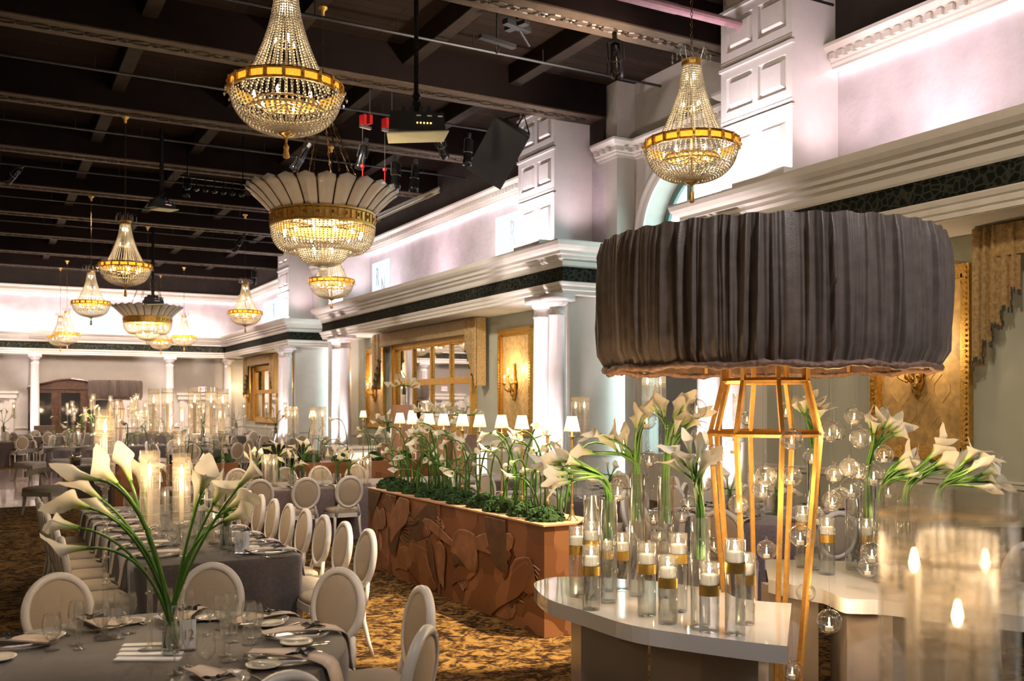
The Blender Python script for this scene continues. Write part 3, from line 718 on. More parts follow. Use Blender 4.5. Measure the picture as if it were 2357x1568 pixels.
for i, (x, y, z, lab) in enumerate(CHL):
    o = proto.put((x, y, z), .3*i); o['label'] = lab
    hang(o, x, y, z, 8.0)
    light('POINT', (x, y, z-.02), 38, WARM, shadow_soft_size=.06)
    if i < 6 or i in (6, 8): light('SPOT', (x, y, z-.72), 42 if i < 6 else 70, WARM, (x, y, 0), spot_size=2.9, spot_blend=.5, shadow_soft_size=.25)
def petal_chandelier():
    e = empty('petal_chandelier'); tag(e, 'x', 'chandelier', 'large petal chandeliers')
    N = 24; prof = [(.80,.10,.0),(.86,.17,.02),(.94,.26,.03),(1.03,.35,.03),(1.12,.42,.02),(1.22,.47,.0)]
    pm = M(); W = 6; vs = []
    hwid = [.109,.116,.127,.139,.149,.135]; k = len(prof)
    for (r, z, b), hw in zip(prof, hwid):
        for j in range(W+1):
            t = (j/W-.5)*2; zz = z-.0; rr = r+b*(1-abs(t))*1.2-.02*abs(t)
            if (r, z, b) == prof[-1]: zz = z+.05*(1-abs(t))
            vs.append((rr, hw*t, zz))
    n0 = len(vs)
    pm.add(vs, [(i*(W+1)+j, i*(W+1)+j+1, (i+1)*(W+1)+j+1, (i+1)*(W+1)+j) for i in range(k-1) for j in range(W)])
    pe = M()
    for s in (-1, 1): pe.tube([(r-.02, s*hw, z) for (r, z, b), hw in zip(prof, hwid)], .008, 4)
    p0 = pm.build('petal', porcpetal, e, True); md = p0.modifiers.new('t', 'SOLIDIFY'); md.thickness = .012
    p1 = pe.build('petal_rib', chainm, p0)
    for i in range(1, N):
        c = p0.copy(); COL.objects.link(c); c.rotation_euler = (0,0,2*PI*i/N); q = p1.copy(); COL.objects.link(q); q.parent = c
    m = M(); m.lathe([(.80,-.13),(.835,-.12),(.835,-.09),(.82,-.08),(.82,.07),(.84,.08),(.84,.11),(.80,.12)], 60)
    for i in range(48): a = 2*PI*i/48; m.cbox((.825*math.cos(a), .825*math.sin(a), 0), .025, .05, .13, a)
    b = m.build('gilt_band', goldm, e)
    for i in range(24): a = 2*PI*(i+.5)/24; m = M(); m.ball((.835*math.cos(a), .835*math.sin(a), 0), .022, 1.6, 6, 4); m.build('amber_boss', amberm, b, True)
    m = M()
    for i in range(84):
        a = 2*PI*i/84; ca, sa = math.cos(a), math.sin(a)
        strand(m, [((.55+.27*math.cos(t))*ca, (.55+.27*math.cos(t))*sa, -.14-.36*math.sin(t)) for t in [k/6*PI*.62 for k in range(7)]], .034, .0155, 5, 3)
    o = m.build('bead_bowl', bead, e, True); o['kind'] = 'stuff'
    m = M()
    for i in range(52):
        a = 2*PI*i/52; ca, sa = math.cos(a), math.sin(a)
        strand(m, [(.42*math.cos(t)**.8*ca, .42*math.cos(t)**.8*sa, -.42-.30*math.sin(t)) for t in [k/7*PI/2*.95 for k in range(8)]], .034, .0155, 5, 3)
        if i % 2: strand(m, [(.42*ca, .42*sa, -.42), (.44*ca, .44*sa, -.33)], .034, .0155, 5, 3)
    o = m.build('lower_bead_bowl', bead, e, True); o['kind'] = 'stuff'
    m = M(); m.ball((0,0,-.83), .07, 1., 10, 8); m.lathe([(.03,-.72),(.1,-.73),(.03,-.77)], 10); m.build('glass_finial', crystal, e, True)
    m = M(); m.ring((0,0,-.2), .6, .6, .015, 32, 5); m.ring((0,0,-.42), .42, .42, .015, 32, 5); m.ring((0,0,.06), .78, .78, .02, 32, 5)
    for i in range(8): a = PI*i/4; m.tube([(0,0,-.1),(.78*math.cos(a),.78*math.sin(a),.06)], .012, 4)
    m.tube([(0,0,-.7),(0,0,.1)], .015, 6); m.build('inner_frame', brass, e)
    for i in range(12):
        a = 2*PI*i/12; m = M(); m.lathe([(.004,-.02),(.022,0),(.024,.02),(.013,.05),(.002,.07)], 6, (.62*math.cos(a), .62*math.sin(a), -.24)); m.build('candle_bulb', bulb, e, True)
    for i in range(4):
        a = 2*PI*i/4+.4; m = M(); m.lathe([(.004,-.02),(.022,0),(.024,.02),(.013,.05),(.002,.07)], 6, (.2*math.cos(a), .2*math.sin(a), -.48)); m.build('candle_bulb', bulb, e, True)
    m = M(); m.lathe([(.12,1.72),(.14,1.74),(.14,1.80),(.12,1.82),(.11,1.72)], 16)
    cr = m.build('crown', goldm, e)
    m = M()
    for i in range(12): a = 2*PI*i/12; m.lathe([(.002,.06),(.012,.0),(.016,-.05),(.002,-.09)], 5, (.16*math.cos(a), .16*math.sin(a), 1.62))
    m.build('crystal_drops', crystal, cr)
    for i in range(8):
        a = PI*i/4+.2; m = M(); chain_mesh(m, (.11*math.cos(a),.11*math.sin(a),1.73), (.78*math.cos(a),.78*math.sin(a),.10), .08, .007); m.build('support_chain', chainm, e)
    m = M(); m.tube([(-.1,0,1.82),(0,0,2.0),(.1,0,1.82)], .008, 4); m.build('hanging_bail', chainm, cr)
    return e
proto = Proto(petal_chandelier())
for i, (x, y, z, lab) in enumerate(((4.78, 14.9, 4.90, 'large chandelier of ivory petals and beaded bowls in the centre'), (5.17, 36.3, 4.98, 'far petal chandelier with a projector in front of it at left'))):
    o = proto.put((x, y, z), .13*i); o['label'] = lab
    hang(o, x, y, z, 8.33, z0=2.0)
    light('POINT', (x, y, z+.30), 26, (1, .85, .65), shadow_soft_size=.2); light('POINT', (x, y, z-.10), 95, WARM, shadow_soft_size=.1); light('SPOT', (x, y, z-.95), 130, WARM, (x, y, 0), spot_size=2.9, spot_blend=.5, shadow_soft_size=.3)
# ================================================================== CEILING EQUIPMENT
def projector(px, py, d, lab, s=1., ztop=8.3, rz=-.35):
    p = P(px, py, d); e = empty('projector', p, rz); tag(e, lab, 'projector', 'hanging black projectors')
    m = M(); m.add([(-.42*s,-.3*s,-.16*s),(.42*s,-.3*s,-.16*s),(.42*s,.3*s,-.16*s),(-.42*s,.3*s,-.16*s),(-.40*s,-.28*s,.12*s),(.40*s,-.28*s,.12*s),(.30*s,.28*s,.16*s),(-.30*s,.28*s,.16*s)], [(3,2,1,0),(4,5,6,7),(0,1,5,4),(1,2,6,5),(2,3,7,6),(3,0,4,7)])
    for k in range(4): m.cbox(((-.2+.13*k)*s, 0, .19*s), .05*s, .3*s, .1*s)
    m.build('projector_body', blackm, e)
    m = M(); m.add([(-.46*s,-.52*s,-.27*s),(.46*s,-.40*s,-.17*s),(.42*s,.1*s,-.19*s),(-.42*s,.1*s,-.25*s)], [(0,1,2,3)]); o = m.build('underside_baffle', creampl, e); o.modifiers.new('t', 'SOLIDIFY').thickness = .02
    m = M()
    for k in range(5): m.cbox(((.0+.05*k)*s, -.302*s, -.05*s), .02*s, .005, .02*s)
    m.build('status_lights', exitm if s < .9 else emat('amber_status_light', (1, .6, .1), 3), e)
    m = M()
    for k in range(3): m.cbox(((.02+.16*k)*s, -.297*s, .06*s), .07*s, .005, .022*s)
    m.build('white_markings', paper, e)
    m = M(); m.tube([(0,0,.2*s), (0,0,ztop-p.z)], .035*s if s > .8 else .05, 8); m.ring((0,-.04,.42*s), .05*s, .05*s, .015, 10, 4, 'y'); m.cbox((0,0,.27*s), .12*s, .12*s, .14*s); m.build('ceiling_pole', blackg, e)
    m = M(); m.tube([(.3*s,.1,.12*s),(.40*s,.1,.26*s),(.44*s,.1,.14*s)], .008, 5); m.build('cable', blackm, e)
projector(958, 288, 14.5, 'black projector with cream underside right of the near chandelier')
projector(372, 470, 22, 'black projector lit from below at the left between the beams', .62, rz=.4)
projector(352, 691, 33, 'far black projector in front of the far petal chandelier', .72, rz=.2)
def spotlight(px, py, d, tilt, rz, lab, L=.5, r=.085, ztop=None):
    p = P(px, py, d); e = empty('stage_spotlight', p, rz); tag(e, lab, 'stage light', 'black stage spotlights'); e.rotation_euler = (tilt, 0, rz)
    m = M(); m.lathe([(.02,L*.5),(r*.8,L*.46),(r*.85,L*.1),(r,L*.05),(r,-L*.28),(r*1.1,-L*.3),(r*1.1,-L*.5),(r*.95,-L*.5),(r*.9,-L*.3)], 12); m.build('lamp_housing', blackg, e, True)
    m = M(); m.tube([(-r*1.3,0,0),(-r*1.3,0,L*.5),(0,0,L*.62),(r*1.3,0,L*.5),(r*1.3,0,0)], .012, 4); m.cbox((0,0,L*.68), .06, .06, .09); m.build('yoke', blackm, e)
    m = M(); m.ring((0,0,L*.02), r*1.02, r*1.02, .006, 14, 4); m.build('safety_cable', drivew, e)
for a in ((1077, 352, 19, .1, .3, 'black stage light hanging upright beside the tilted speaker'), (1016, 338, 19, .9, -.8, 'black stage light tilted left of the upright one near the speaker'),
          (954, 412, 18.5, .1, .6, 'black stage light with bright tip above the silver rails, right of its pair'), (911, 405, 18.5, .05, .2, 'black stage light above the silver rails, left of its pair'),
          (1418, 138, 13.5, .75, -.7, 'single angled black stage light under the near ceiling boards'), (833, 362, 19, .5, .2, 'black stage light directly under the second beam'),
          (690, 368, 19, .6, 1., 'small stage light above the rim of the petal chandelier'), (548, 562, 27, .9, .4, 'small angled stage light left of the petal chandelier'),
          (30, 405, 24, .9, .8, 'stage light at the far left edge of the ceiling'), (430, 432, 25, .2, .2, 'stage light with bright lens on the dark lighting bar'), (585, 640, 36, .2, .2, 'far stage light above the far right chandelier')):
    spotlight(*a)
bar = M(); q0, q1 = P(415, 405, 24), P(575, 425, 24); bar.tube([q0, q1], .03, 6)
for k in range(7): p = q0.lerp(q1, .1+k*.13); bar.tube([p, p-Vector((0,0,.2))], .015, 4); bar.ball(p-Vector((0,0,.26)), .08, 1., 8, 5)
[bar.tube([q0.lerp(q1, t), Vector((q0.lerp(q1, t).x, q0.lerp(q1, t).y, 8.7))], .012, 4) for t in (.1, .9)]
o = bar.build('lighting_bar', blackg); tag(o, 'dark lighting bar with a row of small lamps above the left chandelier', 'lighting bar')
p = P(1152, 352, 20.3); e = empty('hanging_speaker', p, 0); tag(e, 'large tilted black loudspeaker hanging beside the nearer paneled pier', 'speaker'); e.rotation_euler = (.35, .55, -.5)
m = M(); m.prism([(-.42,-.3),(.42,-.3),(.30,.42),(-.30,.42)], -.62, .62); m.build('speaker_cabinet', blackm, e)
m = M(); m.box(-.40, .40, -.33, -.30, -.6, .6); m.build('front_grille', blackm, e)
m = M(); m.tube([(0,.3,.6),(0,.3,.95)], .02, 5); m.tube([(-.3,.3,.62),(0,.3,.9),(.3,.3,.62)], .015, 4); m.build('rigging_bracket', blackg, e)
for i, (px, py) in enumerate(((842, 280), (893, 288))):
    p = P(px, py, 19); e = empty('rigging_motor', p, .3); tag(e, 'red rigging hoist, %s of the pair left of the projector' % ('left' if i == 0 else 'right'), 'hoist', 'red rigging hoists')
    m = M(); m.box(-.10,-.04,-.08,.08,-.08,.12); m.box(.04,.11,-.08,.08,-.04,.14); m.build('red_housing', redm, e)
    m = M(); m.box(-.14,.12,-.03,.03,-.14,-.09); m.tube([(.1,0,.1),(.1,0,8.7-p.z)], .01, 4); m.tube([(-.08,0,-.1),(-.08,0,-.85)], .004, 4); m.build('bracket', drivew, e)
    m = M(); m.ball((-.08,0,-.9), .045, 1., 8, 5); m.tube([(-.08,0,-.95),(-.08,0,-1.2)], .012, 5); m.build('red_hook_block', redm, e)
m = M()
for dz in (0, .14): m.tube([P(868, 497+dz*60, 19.5), P(1012, 432+dz*60, 19.0)], .03, 6)
o = m.build('ceiling_rail', drivew); tag(o, 'pair of silver rails under the ceiling right of the petal chandelier', 'rail')
m = M(); p = P(1190, 60, 15.2); m.cbox(p, .55, .12, .08, .3); m.cbox(p, .12, .45, .06, .3); m.tube([p+Vector((0,0,.1)), Vector((p.x, p.y, 8.7))], .02, 5); m.tube([p, p+Vector((.4,.3,-.15))], .02, 5)
o = m.build('light_clamp', blackm); tag(o, 'small black crossed clamp fixture under the brightest ceiling boards', 'fixture')
m = M(); p = P(1145, 96, 14.9); m.cbox(p, .7, .1, .06, .2); m.tube([p, Vector((p.x, p.y, 8.7))], .02, 5); m.ring(p-Vector((0,0,.12)), .06, .06, .012, 8, 4, 'x')
o = m.build('light_clamp', blackm); tag(o, 'small black clamp fixture on the conduit below the crossed one', 'fixture')
m = M(); p = P(945, 660, yat(945, XU-.035)[1]); m.cbox(p, .05, .06, .09); o = m.build('fire_alarm', redm); tag(o, 'tiny red alarm box on the ledge of the right wall', 'alarm')
for i, (px, py) in enumerate(((1740, 428), (1216, 574))):
    y, d = yat(px, 10.35); m = M(); m.box(10.18, 10.5, y-.75, y+.35, 5.31, 5.42); m.build
    o = m.build('uplight_fixture', trimw); tag(o, 'low wall-wash light box on the ledge under the %s paneled pier' % ('right' if i == 0 else 'middle'), 'uplight', 'ledge uplights')
#PART4
# ================================================================== BIG LAMPS
def big_lamp(label):
    e = empty('giant_drum_lamp'); tag(e, label, 'lamp', 'giant drum lamps')
    Rr = random.Random(3); RD, z0, z1 = 1.05, 2.18, 2.972; N, rows = 1100, 9
    ph = [Rr.uniform(0, 6.28) for _ in range(8)]
    vs = []
    def fold(a, t):
        w = a+.006*math.sin(9*a+ph[0])*t+.010*math.sin(23*a+ph[1])*(t-.5)
        u = 88*w+1.6*math.sin(11*w+ph[2])+1.1*math.sin(29*w+ph[3])+.8*math.sin(47*w+ph[6])
        A = .55+.45*math.sin(17*w+ph[4]+t*1.6)
        return .027*A*(1-abs(math.sin(u/2))**.7*2)+.006*math.sin(2.4*u+ph[5]+t*2)
    for j in range(rows+1):
        t = j/rows; z = z0+(z1-z0)*t
        bow = .014*math.sin(PI*t); edge = (-.035 if j == 0 else -.006 if j == rows else 0)
        for i in range(N):
            a = 2*PI*i/N; k = RD+fold(a, t)*(1.1 if 0 < j < rows else .25)+bow+edge
            vs.append((k*math.cos(a), k*math.sin(a), z+.006*math.sin(40*a+ph[1])*(j == rows)))
    m = M(); m.add(vs, [(j*N+i, j*N+(i+1)%N, (j+1)*N+(i+1)%N, (j+1)*N+i) for j in range(rows) for i in range(N)])
    sh = m.build('pleated_shade', shadef, e, True)
    m = M(); pts = []; rad = []
    for i in range(181):
        a = 2*PI*i/180; pts.append(((RD-.035)*math.cos(a), (RD-.035)*math.sin(a), z0-.012+.008*math.sin(13*a))); rad.append(.020+.005*math.sin(31*a)+.004*math.sin(77*a))
    m.tube(pts, rad, 8, False); m.build('rolled_hem', pmat('hem_taffeta', (.23, .13, .085), .5, ns=30, na=.3, bump=.6, bs=40), sh, True)
    m = M(); m.lathe([(RD-.06, z0), (RD-.05, z1-.03), (.001, z1-.03)], 64); m.build('inner_lining', lining, sh)
    m = M()
    for i in range(6): a = PI*i/3+.2; m.tube([(.27*math.cos(a),.27*math.sin(a),2.5),((RD-.05)*math.cos(a),(RD-.05)*math.sin(a),2.5)], .012, 4); m.tube([((RD-.06)*math.cos(a),(RD-.06)*math.sin(a),z0),((RD-.06)*math.cos(a),(RD-.06)*math.sin(a),z1-.03)], .015, 4)
    m.build('shade_spokes', lampgold, e)
    for k in range(8):
        a = PI*k/4+.30; ca, sa = math.cos(a), math.sin(a); m = M()
        def bar(p, q, w=.026):
            p, q = Vector(p), Vector(q); t = (q-p).normalized(); u = Vector((-sa, ca, 0))*w/2; v = t.cross(u).normalized()*w/2
            m.add([p+u+v, p+u-v, p-u-v, p-u+v, q+u+v, q+u-v, q-u-v, q-u+v], [(0,1,2,3),(7,6,5,4),(0,4,5,1),(1,5,6,2),(2,6,7,3),(3,7,4,0)])
        bar((.205*ca,.205*sa,0), (.355*ca,.355*sa,1.77)); bar((.355*ca,.355*sa,1.77), (.27*ca,.27*sa,2.10)); bar((.27*ca,.27*sa,2.10), (.27*ca,.27*sa,2.9))
        m.build('leg', lampgold, e)
    for r, z, nm in ((.36, 1.77, 'lower_ring'), (.27, 2.10, 'upper_ring')):
        m = M()
        for k in range(8):
            a, b = PI*k/4+.30, PI*(k+1)/4+.30
            m.tube([(r*math.cos(a), r*math.sin(a), z), (r*math.cos(b), r*math.sin(b), z)], .019, 4)
        m.build(nm, lampgold, e)
    return e
proto = Proto(big_lamp('huge taupe pleated drum lamp on a gold frame above the hanging glass globes'))
LAMPC = rd(1.612, 6.08)
proto.put(LAMPC, 0.)
o = proto.put(rd(-.415*40.5, 40.5), .5); o['label'] = 'far pleated drum lamp in front of the dark cabinet at the back wall'
# ================================================================== CHAIRS
def tilt(m, i0, c, ang):
    ca, sa = math.cos(ang), math.sin(ang)
    for i in range(i0, len(m.v)):
        x, y, z = m.v[i]; y -= c[1]; z -= c[2]; m.v[i] = (x, c[1]+y*ca-z*sa, c[2]+y*sa+z*ca)
def louis_chair():
    e = empty('oval_back_chair'); tag(e, 'x', 'chair', 'white oval-backed chairs')
    def outline(w, d, n=28): return [(w*math.copysign(abs(math.cos(2*PI*i/n))**.6, math.cos(2*PI*i/n)), d*math.copysign(abs(math.sin(2*PI*i/n))**.6, math.sin(2*PI*i/n))) for i in range(n)]
    m = M(); n = 28; vs = []
    for s, z in ((.97,.43),(1.,.45),(.98,.475),(.85,.495),(.5,.505),(0.01,.507)):
        vs += [(x*s, y*s, z) for x, y in outline(.235, .225)]
    m.add(vs, [(k*n+i, k*n+(i+1)%n, (k+1)*n+(i+1)%n, (k+1)*n+i) for k in range(5) for i in range(n)]); m.build('seat', chairf, e, True)
    m = M(); m.prism(outline(.24, .232), .375, .432); m.build('seat_frame', chairw, e)
    c = (0, -.235, .74); T = math.radians(9)
    m = M(); i0 = 0; n = 40; vs = []
    cr = [(-.018,-.020),(-.018,.020),(.004,.026),(.024,.016),(.027,0),(.024,-.016),(.004,-.026)]
    for i in range(n):
        a = 2*PI*i/n; rx, rz = .178, .208
        for (o, h) in cr: vs.append((c[0]+(rx+o)*math.cos(a), c[1]+h, c[2]+(rz+o)*math.sin(a)))
    q = len(cr); m.add(vs, [(i*q+j, ((i+1)%n)*q+j, ((i+1)%n)*q+(j+1)%q, i*q+(j+1)%q) for i in range(n) for j in range(q)])
    for s in (-1, 1): m.tube([(s*.165,-.225,.40),(s*.155,-.232,.50),(s*.125,-.235,.60)], [.021,.018,.016], 8)
    tilt(m, 0, (0,-.22,.42), T); m.build('back_frame', chairw, e, True)
    m = M()
    for sgn in (-1, 1):
        vs = []
        for s, h in ((1,.008),(.93,.018),(.6,.026),(.02,.028)):
            vs += [(c[0]+.168*s*math.cos(2*PI*i/n), c[1]+sgn*h, c[2]+.198*s*math.sin(2*PI*i/n)) for i in range(n)]
        f = [(k*n+i, k*n+(i+1)%n, (k+1)*n+(i+1)%n, (k+1)*n+i) for k in range(3) for i in range(n)]
        m.add(vs, f if sgn > 0 else [g[::-1] for g in f])
    tilt(m, 0, (0,-.22,.42), T); m.build('backrest', chairf, e, True)
    for sx in (-1, 1):
        m = M(); m.lathe([(.012,0),(.017,.02),(.014,.04),(.019,.06),(.015,.075),(.021,.30),(.027,.335),(.019,.345),(.026,.36),(.024,.40)], 10, (sx*.195,.185,0), cap=True); m.build('leg', chairw, e, True)
        m = M(); m.tube([(sx*.175,-.20,.40),(sx*.178,-.205,.28),(sx*.19,-.24,.12),(sx*.20,-.275,0)], [.024,.021,.017,.013], 8); m.build('leg', chairw, e, True)
    return e
CP = Proto(louis_chair())
def chair_top(top, face, label, key=None, sc=1.):
    # top: floor position below the top of the back; face: direction the sitter looks
    f = Vector((face[0], face[1])).normalized(); rz = math.atan2(-f.x, f.y)
    o = CP.put((top[0]+f.x*.33, top[1]+f.y*.33, 0), rz, sc); tag(o, label, 'chair', 'white oval-backed chairs', key=key); return o
def armchair():
    e = empty('curved_back_armchair'); tag(e, 'x', 'armchair', 'greige curved-back armchairs')
    m = M(); vs = []
    for s, z in ((1,.40),(1,.455),(.97,.48),(.8,.495)):
        vs += [(x*s, y*s, z) for x, y in ((-.28,-.24),(0,-.26),(.28,-.24),(.29,.0),(.27,.26),(0,.27),(-.27,.26),(-.29,0))]
    n = 8; m.add(vs, [(k*n+i, k*n+(i+1)%n, (k+1)*n+(i+1)%n, (k+1)*n+i) for k in range(3) for i in range(n)]+[tuple(range(24, 32))]); m.build('seat', greyf, e, True)
    m = M(); m.box(-.28,.28,-.25,.26,.33,.40); m.build('seat_frame', greyf, e)
    m = M(); pts = []; 
    for i in range(15):
        a = PI+PI*i/14; pts.append((.32*math.cos(a), .10+.40*math.sin(a), .70+.08*math.sin(PI*i/14)))
    vs = []
    for p in pts:
        d = Vector((p[0], p[1]-.1, 0)); d.normalize()
        for o, h in ((-.018,-.045),(.018,-.045),(.022,.05),(-.014,.05)): vs.append((p[0]+d.x*o, p[1]+d.y*o, p[2]+h))
    k = len(pts); m.add(vs, [(i*4+j, (i+1)*4+j, (i+1)*4+(j+1)%4, i*4+(j+1)%4) for i in range(k-1) for j in range(4)]+[(0,1,2,3),((k-1)*4+3,(k-1)*4+2,(k-1)*4+1,(k-1)*4)]); m.build('back_rail', greyf, e)
    for s in (-1, 1):
        m = M(); m.tube([(s*.23,-.2,.40),(s*.245,-.235,.70)], [.03,.02], 6); m.build('back_post', greyf, e)
        m = M(); m.tube([(s*.24,.22,.36),(s*.25,.235,.18),(s*.27,.26,0)], [.032,.026,.018], 6); m.build('leg', greyf, e)
        m = M(); m.tube([(s*.24,-.21,.36),(s*.25,-.24,.18),(s*.27,-.31,0)], [.032,.026,.018], 6); m.build('leg', greyf, e)
    return e
AP = Proto(armchair())
def arm(x, y, rz, lab): o = AP.put((x, y, 0), rz); tag(o, lab, 'armchair', 'greige curved-back armchairs'); return o
# ================================================================== TABLECLOTHS
def cloth(outline, z, mt, label, drop=.755, amp=.03, nf=1.):
    # outline: list of 2-D points (ccw)
    pts = [Vector(p) for p in outline]; n = len(pts); c = sum(pts, Vector((0,0)))/n; m = M(); vs = [(c.x, c.y, z)]
    acc = [0.]
    for i in range(1, n): acc.append(acc[-1]+(pts[i]-pts[i-1]).length)
    rows = [(1., 0, 0), (1.004, .012, 0), (1.006, .06, .25), (1.0, .3, .6), (1.0, .55, .9), (1.0, drop, 1.)]
    for s, dz, f in rows:
        for i, p in enumerate(pts):
            a = pts[(i+1) % n]-pts[i-1]; nr = Vector((a.y, -a.x)).normalized(); u = acc[i]*nf
            off = f*amp*(math.sin(u*17)+.6*math.sin(u*29+1)+.5*math.sin(u*7+2))+.02*f
            q = p+nr*(off+(s-1)*2); vs.append((q.x, q.y, z-dz))
    fs = [(0, 1+i, 1+(i+1) % n) for i in range(n)]
    for k in range(len(rows)-1): fs += [(1+k*n+i, 1+(k+1)*n+i, 1+(k+1)*n+(i+1) % n, 1+k*n+(i+1) % n) for i in range(n)]
    m.add(vs, fs); o = m.build('tablecloth', mt, smooth=True); tag(o, label, 'tablecloth', 'floor-length tablecloths'); return o
def circ(x, y, r, n=120): return [(x+r*math.cos(2*PI*i/n), y+r*math.sin(2*PI*i/n)) for i in range(n)]
def rect(x0, x1, y0, y1, step=.05, cr=.05):
    out = []
    def seg(a, b):
        L = (Vector(b)-Vector(a)).length; k = max(1, int(L/step))
        for i in range(k): out.append(tuple(Vector(a).lerp(Vector(b), i/k)))
    seg((x0+cr,y0),(x1-cr,y0)); seg((x1-cr,y0),(x1,y0+cr)); seg((x1,y0+cr),(x1,y1-cr)); seg((x1,y1-cr),(x1-cr,y1)); seg((x1-cr,y1),(x0+cr,y1)); seg((x0+cr,y1),(x0,y1-cr)); seg((x0,y1-cr),(x0,y0+cr)); seg((x0,y0+cr),(x0+cr,y0))
    return out
TZ = .76
# ================================================================== TABLEWARE
def glassp(name, prof, cat, parts=None):
    m = M(); m.lathe(prof, 16); o = m.build(name, tglass, smooth=True); tag(o, 'x', cat); return Proto(o)
WINE = glassp('wine_glass', [(.001,.004),(.034,.003),(.033,.006),(.006,.012),(.004,.03),(.004,.085),(.010,.095),(.030,.115),(.040,.145),(.038,.18),(.031,.215)], 'wine glass')
GOB = glassp('water_goblet', [(.001,.004),(.036,.003),(.034,.007),(.009,.014),(.006,.03),(.007,.045),(.025,.058),(.042,.085),(.045,.115),(.041,.15),(.034,.178)], 'water goblet')
FLU = glassp('champagne_flute', [(.001,.004),(.030,.003),(.029,.006),(.005,.012),(.004,.03),(.004,.075),(.012,.10),(.022,.14),(.025,.19),(.022,.235)], 'champagne flute')
def plate(name, r, mt, cat):
    m = M(); m.lathe([(.001,.006),(r*.62,.006),(r*.70,.010),(r,.020),(r,.024),(r*.68,.014),(r*.6,.010),(.001,.010)], 28); o = m.build(name, mt, smooth=True); tag(o, 'x', cat); return Proto(o)
CHG = plate('glass_charger', .165, gmat('charger_glass', gain=1.6, base=.12, rough=.08, haze=.25), 'charger plate')
BRD = plate('bread_plate', .08, porcel, 'plate')
def napkin():
    m = M(); n = 12; vs = []        # runs along +x, drapes over the table edge at x=.26
    path = [(-.16,.034),(-.05,.038),(.08,.036),(.18,.030),(.235,.020),(.262,-.0),(.275,-.05),(.285,-.12),(.30,-.20)]
    for t in (0, .006):
        for i, (x, z) in enumerate(path):
            w = .055+.012*(i/8)
            for y in (-w, -w*.3, w*.4, w): vs.append((x, y+.01*math.sin(i), z+t+.004*math.sin(y*90+i)))
    k = len(path)
    for l in (0, 1):
        for i in range(k-1):
            for j in range(3):
                a = l*k*4+i*4+j; f = (a, a+4, a+5, a+1); m.f.append(f if l == 0 else f[::-1]); m.mi.append(0)
    for i in range(k-1):
        for j in (0, 3): a = i*4+j; m.f.append((a, a+k*4, a+k*4+4, a+4)); m.mi.append(0)
    m.v = vs; o = m.build('folded_napkin', linen, smooth=True); tag(o, 'x', 'napkin')
    b = M()
    for s in (-1, 1):
        b.add([(.10,0,.046),(.10+s*.02,.045,.062),(.10+s*.05,.055,.05),(.10+s*.035,.01,.045),(.10+s*.02,-.045,.060),(.10+s*.055,-.05,.048)], [(0,1,2,3),(0,3,5,4)])
    b.ball((.10,0,.05), .013, 1, 6, 4); bo = b.build('black_bow', blackr, o); bo.modifiers.new('t', 'SOLIDIFY').thickness = .003
    return Proto(o)
NAP = napkin()
def cutl():
    out = []
    for kind in ('fork', 'knife', 'spoon'):
        m = M()
        if kind == 'fork':
            m.box(-.10,.03,-.004,.004,.002,.005)
            for y in (-.009,-.003,.003,.009): m.box(.05,.10,y-.0015,y+.0015,.003,.006)
            m.box(.03,.055,-.011,.011,.002,.005)
        elif kind == 'knife': m.prism([(-.12,-.006),(.0,-.006),(.10,-.009),(.12,.004),(.0,.006),(-.12,.006)], .002, .005)
        else: m.box(-.10,.04,-.004,.004,.002,.005); m.lathe([(.001,.002),(.016,.006),(.015,.008),(.001,.005)], 10, (.06,0,0))
        o = m.build(kind, silver); tag(o, 'x', kind); out.append(Proto(o))
    return out
FORK, KNIFE, SPOON = cutl()
def put(pr, x, y, z, rz, lab, cat, group, sc=None, key=None):
    o = pr.put((x, y, z), rz, sc); tag(o, lab, cat, group, key=key); return o
def inframe(x, y, z, mx=60):
    r, d = to_rd(x, y)
    if d < .5: return False
    u, v = proj(x, y, z); return -mx < u < 2357+mx and -mx < v < 1568+mx
def setting(x, y, a, z, seat, full=True, nap=True, tname=''):
    # x,y: table edge point of this seat, a: outward direction
    ca, sa = math.cos(a), math.sin(a)
    def L(u, v): return x-ca*u-sa*v, y-sa*u+ca*v
    def ok(p): return inframe(p[0], p[1], z+.1)
    p = L(.22, 0)
    if ok(p): put(CHG, p[0], p[1], z, 0, 'clear glass charger plate %s' % seat, 'charger plate', 'glass chargers'+tname)
    if nap and ok(p):
        q = L(.235, 0); put(NAP, q[0], q[1], z, a, 'blush napkin with black bow %s' % seat, 'napkin', 'blush napkins'+tname)
    items = [(WINE, .47, -.06, 'wine glass', 'wine glass'), (GOB, .42, .06, 'rounded water goblet', 'water goblet')]
    if full: items += [(FLU, .54, .02, 'champagne flute', 'champagne flute')]
    for pr, u, v, nm, ct in items:
        q = L(u, v)
        if ok(q): put(pr, q[0], q[1], z, 0, '%s %s' % (nm, seat), ct, nm+'s'+tname)
    if full:
        q = L(.30, .28)
        if ok(q): put(BRD, q[0], q[1], z, 0, 'small white bread plate %s' % seat, 'plate', 'bread plates'+tname)
        for pr, u, v, nm in ((FORK, .22, .19, 'fork'), (KNIFE, .22, -.19, 'knife'), (SPOON, .22, -.225, 'spoon')):
            q = L(u, v)
            if ok(q): put(pr, q[0], q[1], z, a+PI, 'silver %s %s' % (nm, seat), nm, nm+'s'+tname)
